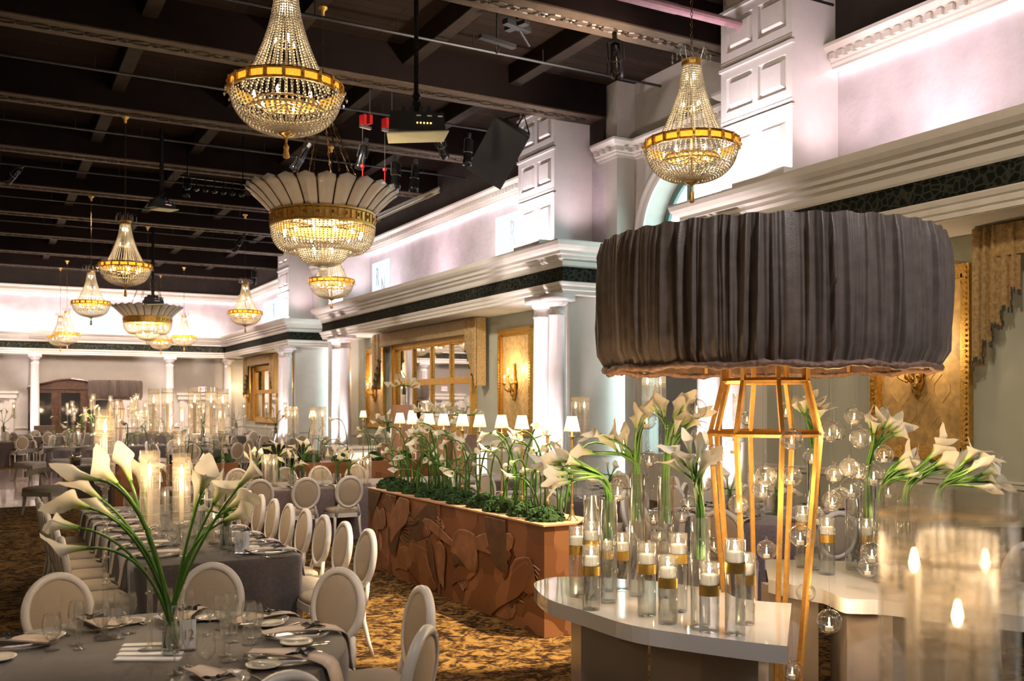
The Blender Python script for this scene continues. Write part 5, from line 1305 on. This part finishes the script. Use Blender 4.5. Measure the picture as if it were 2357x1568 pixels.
def RP(px, d): return rd((px-CX)/F_PX*d, d)
q = RP(12, 31); round_set(q.x, q.y, .9, 'pale round tablecloth at the far left edge', 8, 'white oval-backed chair at the far left round table, {o} from the left', .3, velvet2)
q = RP(95, 36); round_set(q.x, q.y, .9, 'round tablecloth in front of the left white column at the back', 8, 'oval-backed chair at the round table before the left white column, {o} from the left', .1, velvet2)
q = RP(545, 37); round_set(q.x, q.y, .9, 'grey round tablecloth below the far mirrored window', 8, 'oval-backed chair at the far round table below the small mirrored window, {o} from the left', .2)
q = RP(640, 29.5); round_set(q.x, q.y, .95, 'grey round tablecloth in front of the arched recess at far right', 8, 'oval-backed chair at the round table before the farther recess, {o} from the left', 0.)
q = RP(470, 26); round_set(q.x, q.y, .9, 'round tablecloth behind the candles of table nine', 8, 'oval-backed chair at the round table behind the table nine candles, {o} from the left', .4)
for px, d, lab, g in ((543, 36.9, 'far lilies below the small mirrored window', 0), (634, 29.3, 'far lilies before the farther recess', 0), (8, 30.8, 'far lilies at the left edge', 0), (467, 25.8, 'far lilies behind table nine', 0)):
    q = RP(px, d)
    bunch(q.x, q.y, TZ, TZ+.5, .07, [(px-14, 1600*0+ (960 if d > 28 else 950), d, -.6, 1), (px-4, 952 if d > 28 else 940, d, -.1, 1), (px+6, 955 if d > 28 else 942, d, .2, 1), (px+14, 964 if d > 28 else 952, d, .7, 1)], 'tall clear vase holding the '+lab, 'one of the '+lab+', {o} from the left', lab, 1.3)
    for k, s in enumerate((-.28, .3)):
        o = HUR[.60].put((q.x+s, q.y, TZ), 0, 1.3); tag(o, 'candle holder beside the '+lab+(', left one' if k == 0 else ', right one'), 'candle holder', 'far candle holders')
# ================================================================== LIT WHITE BAR, PEDESTALS
e = empty('lit_bar_counter', (8.4, 20.0, 0)); tag(e, 'glowing white counter behind the middle planter', 'bar counter')
m = M(); m.box(-1.9,1.9,-.35,.35,1.0,1.06); m.build('counter_top', whitel, e)
m = M(); m.box(-1.85,1.85,-.30,.30,0,1.0); m.build('counter_body', whitel, e)
m = M()
for k in range(4): m.box(-1.8+.93*k, -1.8+.93*k+.84, -.315, -.301, .12, .9)
m.build('lit_front_panels', barm, e)
def pedestal(px, d, h, n, tall, lab, llab, w=.32):
    q = RP(px, d); m = M(); m.cbox((q.x, q.y, h/2), w, w, h, .3); o = m.build('display_pedestal', pmat('pink_copper_pedestal', (.55, .33, .25), .4, ns=5, na=.1)); tag(o, lab, 'pedestal', 'display pedestals')
    top = HY-F_PX*(h+tall-CAMZ)/d; tg = []
    for i in range(n): s = (i/(n-1)-.5)*2 if n > 1 else 0; tg.append((px+s*22+R.uniform(-3,3), top-14+abs(s)*9+R.uniform(-4,4), d, s, 1.1-abs(s)*.6))
    bunch(q.x, q.y, h, h+tall, .06, tg, 'clear vase on the '+lab, llab, llab.split(',')[0]+' group', 1.35)
pedestal(930, 18.5, 1.95, 9, .32, 'tallest pink pedestal below the left part of the mirrored window', 'lily on the tallest pink pedestal, {o} from the left')
pedestal(893, 18.9, 1.20, 7, .35, 'low pink pedestal left of the tallest one', 'lily on the low left pedestal, {o} from the left')
pedestal(985, 18.2, 1.45, 9, .30, 'pink pedestal third from the left below the mirrored window', 'lily on the third pedestal, {o} from the left')
pedestal(1030, 18.0, 1.35, 9, .35, 'pink pedestal fourth from the left below the mirrored window', 'lily on the fourth pedestal, {o} from the left')
pedestal(1070, 17.8, 1.4, 6, .30, 'pink pedestal at the right end below the mirrored window', 'lily on the right-end pedestal, {o} from the left')
#PART6
# ================================================================== WHITE CURVED TABLES
def curved_table(top, ped, lab):
    # top outline as (px, py) on the table surface, z = TZ
    def fl(px, py): d = (CAMZ-TZ)*F_PX/(py-HY); p = rd((px-CX)/F_PX*d, d); return Vector((p.x, p.y))
    pts = [fl(*q[:2]) if not isinstance(q[0], str) else Vector(rd(q[1], q[2])[:2]) for q in top]
    # smooth (Catmull-Rom) except flagged corners
    n = len(pts); out = []
    sharp = [len(q) > 2 and q[-1] == 's' for q in top]
    for i in range(n):
        p0, p1, p2, p3 = pts[i-1], pts[i], pts[(i+1) % n], pts[(i+2) % n]
        if sharp[i]: p0 = p1
        if sharp[(i+1) % n]: p3 = p2
        for k in range(6):
            t = k/6; out.append(.5*((2*p1)+(p2-p0)*t+(2*p0-5*p1+4*p2-p3)*t*t+(3*p1-p0-3*p2+p3)*t**3))
    e = empty('curved_display_table', (0,0,0)); c = sum(out, Vector((0,0)))/len(out); e.location = (c.x, c.y, 0); tag(e, lab, 'table')
    m = M(); m.prism([(p.x-c.x, p.y-c.y) for p in out], TZ-.09, TZ); m.build('tabletop', whitel, e)
    for poly in ped:
        q = [Vector(rd(r, d)[:2])-c for r, d in poly]; m = M(); m.prism([tuple(v) for v in q], 0, TZ-.09); m.build('pedestal_base', pedm, e)
curved_table([(1229,1345.5),(1250,1334),(1284,1328),(1350,1329),(1429,1333),(1516,1339),(1600,1350),(1658,1358),(1696,1376),(1750,1384),(1822,1389,'s'),(1812,1488,'s'),(1709,1476.6),(1582,1460),(1454.6,1439.7),(1352.7,1409),(1260,1378)][::-1],
             [[(.378,6.1),(.415,5.75),(.80,5.62),(.62,6.2)], [(.81,5.6),(1.03,5.2),(1.327,5.15),(1.45,5.4),(1.0,5.9)]],
             'glossy white curved table in front of the gold lamp frame, loaded with candle cylinders')
curved_table([(1760,1287,'s'),(1836,1289),(1937,1292),(2038,1299),('a',3.15,6.85),('a',3.42,6.4),('a',3.4,5.6),('a',3.1,5.25,'s'),('a',2.6,5.55),(2044,1383),(1978,1380),(1940,1377),(1905,1361),(1879,1355),(1826,1347),(1768,1334,'s')],
             [[(1.80,6.9),(1.84,6.4),(2.02,6.30),(2.1,6.8)], [(2.15,6.45),(2.12,6.05),(2.33,5.85),(2.75,5.9),(2.9,6.3)]],
             'glossy white curved table behind the gold lamp frame at right')
# floating candle cylinders
def floating(px, rim, d, lab, w=.105, rel=.062):
    z = CAMZ-(rim-HY)*d/F_PX; h = z-TZ; r = w/2; p = rd((px-CX)/F_PX*d, d, TZ); e = empty('floating_candle_cylinder', p); tag(e, lab, 'candle', 'gold-banded candle cylinders')
    m = M(); m.lathe([(.001,.006),(r*.95,.0),(r,.006),(r,h),(r-.003,h+.001),(r-.004,.012),(.001,.012)], 28); m.build('glass_cylinder', glass, e, True)
    wt = h-rel; m = M(); m.lathe([(.001,wt-.052),(r*.90,wt-.052),(r*.93,wt-.04),(r*.93,wt-.008),(r*.86,wt),(.001,wt-.004)], 24); wx = m.build('floating_wax_disc', waxm, e, True)
    flame_mesh((0,0,wt+.003), 1.05).build('flame', flame, wx, True); light('POINT', p+Vector((0,0,wt+.078)), 1.0, (1, .72, .42), shadow_soft_size=.012); light('POINT', p+Vector((0,0,wt-.022)), .55, (1, .82, .58), shadow_soft_size=.008)  # second light is added unseen inside the wax for its glow
    m = M(); m.lathe([(r+.001,wt-.108),(r+.001,wt-.054)], 28); m.build('gold_band', goldb, e, True)
    return p, wt
goldb = pmat('gold_vinyl_band', (.78, .50, .12), .3, metal=.85, ns=20, na=.12)
FC = [(1329,1212,5.95,'leftmost of all'),(1361,1200,5.85,'second from left at the back'),(1361,1256,5.55,'before the second from left'),(1395,1224,6.1,'slim one left of the lily vases'),(1432,1227,6.15,'behind and right of the left lily vases'),
      (1489,1250,5.4,'middle one with a thick wax disc'),(1537.6,1280,5.2,'low one near the front edge, middle'),(1561,1228,5.5,'raised one behind the middle'),(1632.5,1295,5.02,'in front of the right clear vase'),(1692,1242,4.95,'tall one second from the right'),(1715,1273,5.2,'rightmost on the front table')]
for px, rim, d, w in FC: floating(px, rim, d, 'gold-banded floating candle on the front white table, '+w)
for px, rim, d, w in ((1904,1192,6.7,'left one'),(2027,1193,6.6,'right one'),(1994,1195,6.9,'thin one between vases'),(1848,1165,7.0,'clear one behind the lamp legs')):
    floating(px, rim, d, 'floating candle in gold-banded cylinder on the rear white table, '+w)
for x, y, pw in ((.62,5.9,1.2),(1.28,5.1,1.2)):
    q = rd(x, y, 1.22); light('POINT', q, pw, (1, .66, .34), shadow_soft_size=.03)
# lily vases on the white tables
def vb(px, d, rim, w, heads, labv, labl, bs=1.3):
    heads = heads+[(a+Rg0.uniform(-13,13), b+Rg0.uniform(-9,12), c+Rg0.uniform(-.08,.08), e+Rg0.uniform(-.3,.3), f+Rg0.uniform(-.2,.3)) for a, b, c, e, f in heads[::1 if len(heads) < 7 else 2]]
    p = rd((px-CX)/F_PX*d, d); bunch(p.x, p.y, TZ, CAMZ-(rim-HY)*d/F_PX, w/2, heads, labv, labl, labl.split(',')[0], bs*.78, spx=True)
D = 5.95; Rg0 = random.Random(21)
vb(1402, 5.75, 1150, .10, [(1300,1062,5.6,-1,.35),(1290,1080,5.6,-1,.1),(1320,1055,5.7,-.9,.5),(1275,1068,5.7,-1,.2),(1305,1090,5.5,-1,0),(1335,1070,5.6,-.9,.4),(1312,1108,5.5,-1,-.2)], 'clear cylinder vase whose lilies sweep left over the copper planter', 'calla lily sweeping left over the copper planter, {o} from the left', 1.35)
vb(1362, 5.9, 1140, .10, [], 'empty-looking clear cylinder vase left of the sweeping lilies', 'x')
vb(1466, D, 1089, .10, [(1390,1006,D,-1,.3),(1428,1024,D,-.4,.9),(1441,1030,D,.1,1),(1465,990,D,-.1,1),(1478,975,D,.3,1),(1362,1040,D,-1,.1)], 'clear cylinder vase third from the left on the front white table', 'calla lily in the third vase on the front white table, {o} from the left')
vb(1533, 5.9, 1098, .105, [(1513,950,5.9,-.7,.8),(1530,958,5.9,-.2,1),(1553,962,5.9,.3,1),(1568,945,5.85,.6,.9),(1580,985,5.9,.8,.6),(1553,1000,5.8,.2,.8),(1592,972,5.9,.9,.7)], 'clear cylinder vase with an upright lily bundle on the front white table', 'calla lily in the upright central bundle, {o} from the left')
vb(1612, 5.12, 1190, .105, [(1572,1062,5.1,-.6,.8),(1590,1050,5.1,-.2,1),(1605,1060,5.1,.2,1),(1590,1082,5.0,-.2,.8),(1622,1078,5.1,.7,.7),(1575,1088,5.1,-.7,.5),(1608,1092,5.0,.4,.7)], 'clear cylinder vase with a round white lily cluster at the front right', 'calla lily in the round white cluster, {o} from the left', 1.25)
vb(1873, 6.9, 1060, .09, [(1843,948,6.9,-.7,.7),(1860,940,6.9,.2,1),(1874,955,6.9,.2,1),(1882,968,6.8,.5,1)], 'clear vase behind the right lamp legs', 'pale calla lily behind the right lamp legs, {o} from the left')
vb(1962, 6.9, 1148, .10, [], 'clear cylinder vase without flowers on the rear white table', 'x')
vb(1998, 6.7, 1112, .11, [(2003,985,6.7,-.2,1),(2020,982,6.7,.2,1),(2038,985,6.7,.6,.8),(2056,995,6.7,1,.3),(2012,998,6.6,0,1)], 'clear cylinder vase of upright lilies on the rear white table', 'calla lily above the rear white table, {o} from the left')
vb(2028, 6.4, 1150, .10, [(2068,1062,6.3,.9,.6),(2085,1068,6.3,1,.4),(2080,1090,6.3,1,.2),(2060,1082,6.3,.9,.4),(2090,1102,6.2,1,.0),(2070,1105,6.3,.9,.1)], 'clear cylinder vase leaning lilies right, left of the fluted foreground candles', 'calla lily leaning right low over the rear white table, {o} from the left')
vb(2085, 6.2, 1150, .10, [(2148,1040,6.1,.7,.9),(2140,1055,6.1,.8,.7),(2165,1058,6.1,.9,.6),(2185,1070,6.1,1,.4),(2170,1078,6.1,1,.3),(2178,1088,6.1,1,.1),(2155,1072,6.0,.9,.6)], 'hidden vase of lilies behind the fluted foreground candles, left one', 'calla lily fanning right before the damask panel, {o} from the left')
vb(2160, 6.0, 1150, .10, [(2222,1060,5.9,.7,.9),(2245,1070,5.9,.9,.7),(2262,1090,5.9,1,.5),(2250,1105,5.9,1,.3),(2275,1110,5.9,1,.1),(2240,1120,5.8,1,-.1),(2232,1085,5.8,.8,.6)], 'hidden vase of lilies behind the fluted foreground candles, right one', 'calla lily at the far right of the flower groups, {o} from the left')
# ================================================================== HANGING GLOBES
GL = [(1603.5,941.5,47),(1488.5,966.5,45),(1611,1001,40),(1642,1049,50),(1687,1029,38),(1719.5,964,32),(1808.5,946.5,36),(1822,1011.5,50),(1868.5,1051,40),(1822,1096.5,47),(1909.5,994,48),(1927,994,40),(1966,957.5,44),(1980.5,1009,47),(2035,1046.5,44),
      (1954.5,1076.5,44),(1977,1084,42),(2011,1094,50),(1959.5,1124,52),(1919.5,1091.5,42),(1916,1153,46),(2044.5,1129,42),(1762,1096.5,48),(1756,1124,52),(1494.5,1056.5,40),(1422,1129,50),(1622,1114,34),(1699.5,1161.5,46),(1504.5,1191.5,34),(1569.5,1189,32),
      (1517,1231.5,34),(1643.5,1254,34),(1764.5,1266.5,46),(1842,1234,52),(1877,1186.5,44),(2007,1274,52),(1997,1306.5,44),(1854.5,1364,44),(1922,1401.5,42),(1908.5,1430.5,56),(1823.5,1544,46),(1584,1159,36)]
def globe():
    e = empty('hanging_glass_globe'); tag(e, 'x', 'candle globe'); r = .06
    m = M(); prof = [(.001,-r)]+[(r*math.sin(PI*k/14), -r*math.cos(PI*k/14)) for k in range(1, 14)]+[(.001, r)]
    m.lathe(prof, 28); m.ring((0,0,r+.011), .010, .010, .0028, 12, 5, 'y'); g = m.build('glass_sphere', globeg, e, True)
    m = M(); m.ring((0,-r*.90,.012), .026, .026, .0018, 18, 5, 'y'); m.build('side_opening_rim', crystal, g, True)
    m = M(); m.lathe([(.001,-.047),(.019,-.047),(.019,-.026),(.001,-.027)], 16); w = m.build('tealight', waxm, e)
    flame_mesh((0,0,-.024), .62).build('flame', flame, w, True)
    return e
GP = Proto(globe())
ROWS = [('topmost', 0, 1015), ('upper-middle', 1015, 1100), ('lower-middle', 1100, 1210), ('lowest', 1210, 2000)]
Rg = random.Random(4)
for px, py, dm in GL:
    d = min(7.05, max(5.25, .122*F_PX/dm))
    for _ in range(40):
        r = (px-CX)/F_PX*d
        if (r-1.61)**2+(d-6.08)**2 < .94: break
        d += .03 if d < 6.08 else -.03
    sc = dm*d/F_PX/.12; sc = min(1.15, max(.72, sc)); p = P(px, py, d); rn = [q[0] for q in ROWS if q[1] <= py < q[2]][0]
    o = GP.put(p, Rg.uniform(-.9, .9)-YAW, sc); tag(o, 'hanging glass globe with tealight, %s tier under the big lamp, {o} from left' % rn, 'candle globe', 'hanging candle globes', key=px)
    m = M(); m.tube([(0,0,.08),(0,0,(2.5-p.z)/sc)], .0006, 3); m.build('hanging_thread', threadm if 'threadm' in globals() else globals().setdefault('threadm', gmat('nylon_thread', tint=(.8,.8,.75), gain=1, base=.2)), o)
for x, y, z, pw in ((1.3,6.4,1.78,8),(2.05,5.9,1.75,7),(1.5,5.65,1.40,6),(2.1,6.2,1.5,6),(1.95,5.7,.75,2),(.6,5.4,1.62,8),(2.7,5.7,1.7,6)): light('POINT', rd(x, y, z), pw, (1, .66, .34), shadow_soft_size=.03)
# ================================================================== TABLES BEHIND THE LAMP
q = rd(2.75, 10.4); round_set(q.x, q.y, .95, 'mauve tablecloth of the round table seen between the gold lamp legs', 9, 'oval-backed chair at the round table between the lamp legs, {o} from the left', .2, velvet2)
q2 = rd(.75, 12.7); round_set(q2.x, q2.y, .95, 'dark tablecloth of the round table behind the long planter', 9, 'oval-backed chair at the round table behind the long planter, {o} from the left', .5, velvet)
for k, (px, d, h) in enumerate(((1735,10.2,.02),(1775,10.4,.02),(1700,10.5,.60),(1345,12.0,.60),(1325,12.2,.60),(1490,10.6,.80),(1520,10.8,.80),(1310,12.4,.02))):
    hur(px, d, h, ['low candle tube seen between the lamp legs, left one','low candle tube seen between the lamp legs, right one','tall candle holder behind the left lamp leg','wide fluted candle holder right of the small brass lamps, front one','wide fluted candle holder right of the small brass lamps, rear one','tall fluted candle holder behind the third lily vase','tall fluted candle holder behind the upright lily bundle','low candle tube behind the nearest brass lamp'][k], 1.35)
for px, d, py, lab in ((1790, 10.3, 1130, 'between the lamp legs'), (1405, 12.5, 1090, 'behind the sweeping lilies'), (1680, 10.3, 1120, 'left of the lamp legs')):
    v = rd((px-CX)/F_PX*d, d); bunch(v.x, v.y, TZ, TZ+.22, .05, [(px-20,py,d,-.7,.7),(px-6,py-8,d,-.1,1),(px+6,py-4,d,.4,1),(px+18,py+6,d,.9,.4),(px+3,py+10,d,.4,.5)], 'small vase of lilies '+lab, 'small calla lily '+lab+', {o} from the left', 'small lilies '+lab, 1.1)
q = rd((2420-CX)/F_PX*8.4, 8.4); cloth(circ(q.x, q.y, .9, 60), TZ, blackcloth if 'blackcloth' in globals() else pmat('black_tablecloth', (.01,.01,.012), .8, ns=30, na=.2), 'black tablecloth at the right edge of the photo')
q = rd((2372-CX)/F_PX*6.9, 6.9); chair_top((q.x, q.y), (.3, 1), 'oval-backed chair cut off at the right edge of the photo')
# foreground candles
q = rd(.58, 1.22); cloth(circ(q.x, q.y, .42, 40), TZ, velvet, 'grey cloth on the small foreground table under the large blurred candles')
FG = Proto(hurricane(.80, fs=.55))
for px, d, h, zt, lab in ((2104, 1.26, .80, 1.843, 'large blurred fluted candle in the foreground, left of three'), (2204, 1.12, .80, 1.80, 'large blurred fluted candle in the foreground, lowest and middle of three'), (2268, 1.30, .80, 1.835, 'large blurred fluted candle in the foreground, right of three')):
    q = rd((px-CX)/F_PX*d, d, TZ); o = FG.put(q, px, (.92, .92, (zt-TZ)/1.17)); tag(o, lab, 'candle holder', 'foreground candles')
# ================================================================== LIGHTS
for a, b in ((-3, 10.2), (19.0, 30.6), (39.2, 47)):
    n = max(2, int((b-a)/3.2))
    for i in range(n):
        y = a+(b-a)*(i+.5)/n; light('AREA', (10.75, y, 5.36), 34, PINK if i % 2 else (1, .88, .92), (11.55, y, 6.5), shape='RECTANGLE', size=.25, size_y=(b-a)/n*.8)
for i in range(4): x = -.5+3.0*i; light('AREA', (x, YB+.35, 5.36), 15, PINK if i % 2 else (1, .9, .94), (x, YB+1.15, 6.5), shape='RECTANGLE', size=2.4, size_y=.25)
for y0, y1 in ((10.47, 12.05), (17.28, 18.83), (30.85, 32.35), (37.4, 38.95)):
    light('AREA', (9.95, (y0+y1)/2, 5.5), 34, (1, .86, .90), (10.6, (y0+y1)/2, 6.7), shape='RECTANGLE', size=1.0, size_y=.2)
    light('SPOT', (10.9, y0-.9, 5.5), 30, PINK, (11.1, y0, 7.), spot_size=1.7, spot_blend=1., shadow_soft_size=.15)
for y in (11.6, 12.3, 16.9, 17.65, 30.2, 31.2, 37.1, 37.9): light('SPOT', (9.85, y-.3, .12), 420, (1, .84, .86), (10.45, y, 2.6), spot_size=.9, spot_blend=.8, shadow_soft_size=.06)
for x in (2.05, 7.84): light('SPOT', (x-.35, YB-.6, .12), 300, (1, .84, .84), (x, YB, 2.6), spot_size=.9, spot_blend=.8, shadow_soft_size=.06)
for x in (4.9, 9.4, .2): light('SPOT', (x, YB-2.2, 7.6), 900, (1, .80, .70), (x, YB+1, 2.4), spot_size=1.5, spot_blend=.9, shadow_soft_size=.2)
light('AREA', (4.5, 41.0, 5.6), 260, (1, .80, .72), (4.8, YB+1, 2.6), shape='RECTANGLE', size=8, size_y=1.)  # broad fill added to even out the back wall
light('SPOT', (9.3, 11.0, 5.6), 1000, (1, .80, .66), (7.6, 15.0, 8.7), spot_size=1.1, spot_blend=.9, shadow_soft_size=.2)
light('SPOT', (2.6, 16.0, 7.4), 1500, (1, .86, .72), (10.6, 22.5, 3.6), spot_size=1.0, spot_blend=.9, shadow_soft_size=.3)  # warm wall spots added to brighten the bays
light('SPOT', (2.6, 30.0, 7.4), 900, (1, .84, .74), (10.6, 36, 3.6), spot_size=1.0, spot_blend=.9, shadow_soft_size=.3)
light('SPOT', (2.0, 2.0, 7.4), 700, (1, .84, .62), (10.8, 9.0, 3.6), spot_size=1.0, spot_blend=.9, shadow_soft_size=.3)
light('SPOT', (3.2, 34.0, 7.5), 700, (1, .88, .78), (fl.x, fl.y, 2.5), spot_size=.28, spot_blend=.6, shadow_soft_size=.15)  # added from the front to brighten the far drum lamp
# ceiling-height spots: the planter patch, then spots and an area added as fill
light('SPOT', (6.6, 4.6, 7.8), 5600, (1, .78, .46), (3.75, 7.55, 0), spot_size=.345, spot_blend=.3, shadow_soft_size=.05)
light('SPOT', (1.0, 12.0, 7.7), 380, (1, .80, .56), (2.6, 9.0, .6), spot_size=.7, spot_blend=.6, shadow_soft_size=.05)
light('SPOT', (6.0, 8.0, 7.7), 260, (1, .84, .70), (3.8, 13.0, .8), spot_size=.8, spot_blend=.8, shadow_soft_size=.08)
light('SPOT', (2.0, 3.0, 7.8), 420, (1, .88, .80), (4.6, 8.6, 1.), spot_size=.7, spot_blend=.8, shadow_soft_size=.1)
light('SPOT', (3.5, -1.5, 7.6), 620, (.92, .93, 1.), (4.4, 4.4, 2.5), spot_size=.7, spot_blend=.8, shadow_soft_size=.3)  # fill added behind the camera for the front of the drum shade
light('SPOT', (.5, 1.0, 7.6), 190, (1, .86, .74), (.9, 5.0, .7), spot_size=.8, spot_blend=.9, shadow_soft_size=.2)  # added to brighten the near round table
light('SPOT', (4.5, 24, 7.6), 900, (1, .80, .78), (1.8, 27, 0), spot_size=1.2, spot_blend=.8, shadow_soft_size=.2)
light('SPOT', (4.5, 27, 7.6), 420, (1, .82, .72), (4.2, 33, .8), spot_size=1.4, spot_blend=.8, shadow_soft_size=.2)
light('POINT', (8.4, 19.0, 1.6), 30, (1, .9, .75), shadow_soft_size=.3)
light('AREA', (5.0, -3.0, 7.0), 55, (1, .86, .76), (5.0, 8.0, 2.0), shape='RECTANGLE', size=5, size_y=2)  # unseen soft fill added behind the camera
for r, d, z, pw in ((-1.66,4.80,1.60,3.2),(-1.74,4.45,1.70,3.2),(-2.06,4.7,1.86,3.2),(-2.9,8.8,1.7,6),(-3.3,9.9,1.7,6),(.47,1.28,1.77,.25),(.56,1.16,1.73,.25)): light('POINT', rd(r, d, z), pw, (1, .68, .38), shadow_soft_size=.04)
for x, y, pw in ((3.6,13.9,8),(5.5,13.9,8),(3.2,29.8,22),(5.2,29.8,22),(fl.x-1,fl.y-.6,24),(fl.x+1,fl.y-.6,24)): light('POINT', (x, y, 1.6), pw, (1, .68, .38), shadow_soft_size=.06)
# world = overcast daylight outside the arched windows
w = bpy.data.worlds.new('World'); SC.world = w; w.use_nodes = True; bg = w.node_tree.nodes['Background']; bg.inputs[0].default_value = (.72, .95, 1, 1); bg.inputs[1].default_value = 2.2
w.cycles.sampling_method = 'NONE'
# ================================================================== CAMERA + RENDER LOOK
cam = bpy.data.cameras.new('camera'); co = bpy.data.objects.new('camera', cam); COL.objects.link(co); SC.camera = co
co.location = (0, 0, CAMZ); co.rotation_euler = (PI/2, 0, -YAW)
cam.sensor_width = 36; cam.sensor_fit = 'HORIZONTAL'; cam.lens = 36*F_PX/2357; cam.shift_y = (HY-784)/2357; cam.clip_start = .05; cam.clip_end = 200
cam.dof.use_dof = True; cam.dof.focus_distance = 8.0; cam.dof.aperture_fstop = 3.2
SC.view_settings.view_transform = 'Standard'; SC.view_settings.look = 'None'; SC.view_settings.gamma = 1; SC.view_settings.use_curve_mapping = False
SC.view_settings.exposure = 1.08
cy = SC.cycles; cy.max_bounces = 5; cy.diffuse_bounces = 2; cy.glossy_bounces = 2; cy.transmission_bounces = 2; cy.transparent_max_bounces = 14
cy.use_adaptive_sampling = True; cy.adaptive_threshold = .08; cy.adaptive_min_samples = 10
cy.sample_clamp_indirect = 2.5; cy.sample_clamp_direct = 12; cy.caustics_reflective = False; cy.caustics_refractive = False; cy.use_light_tree = True
for pr in (CP, AP, WINE, GOB, FLU, CHG, BRD, NAP, FORK, KNIFE, SPOON, SL, GP, FG, *HUR.values(), *LP): pr.drop()
# the most distant lilies, too small to tell apart, become one mass
bpy.context.view_layer.update()
lil = sorted([o for o in COL.objects if o.name.startswith('calla_lily') and o.parent is None], key=lambda o: to_rd(o.location.x, o.location.y)[1])
rest = lil[296:]; rs_ = set(o.name for o in rest); PEND[:] = [q for q in PEND if q[2].name not in rs_]
m = M(); kidmap = {}
for o in COL.objects:
    if o.parent and o.parent.name in rs_: kidmap.setdefault(o.parent.name, []).append(o)
for o in rest:
    for k, ob in enumerate([o]+kidmap.get(o.name, [])):
        m.cur = min(k, 1); mw = ob.matrix_world; m.add([mw @ v.co for v in ob.data.vertices], [tuple(p.vertices) for p in ob.data.polygons])
for o in rest:
    for ob in kidmap.get(o.name, []): bpy.data.objects.remove(ob)
    bpy.data.objects.remove(o)
o = m.build('calla_lilies', [stemg, lilym], smooth=True); tag(o, 'mass of tiny distant white calla lilies on the farthest tables', 'flowers', kind='stuff')
finish_labels()
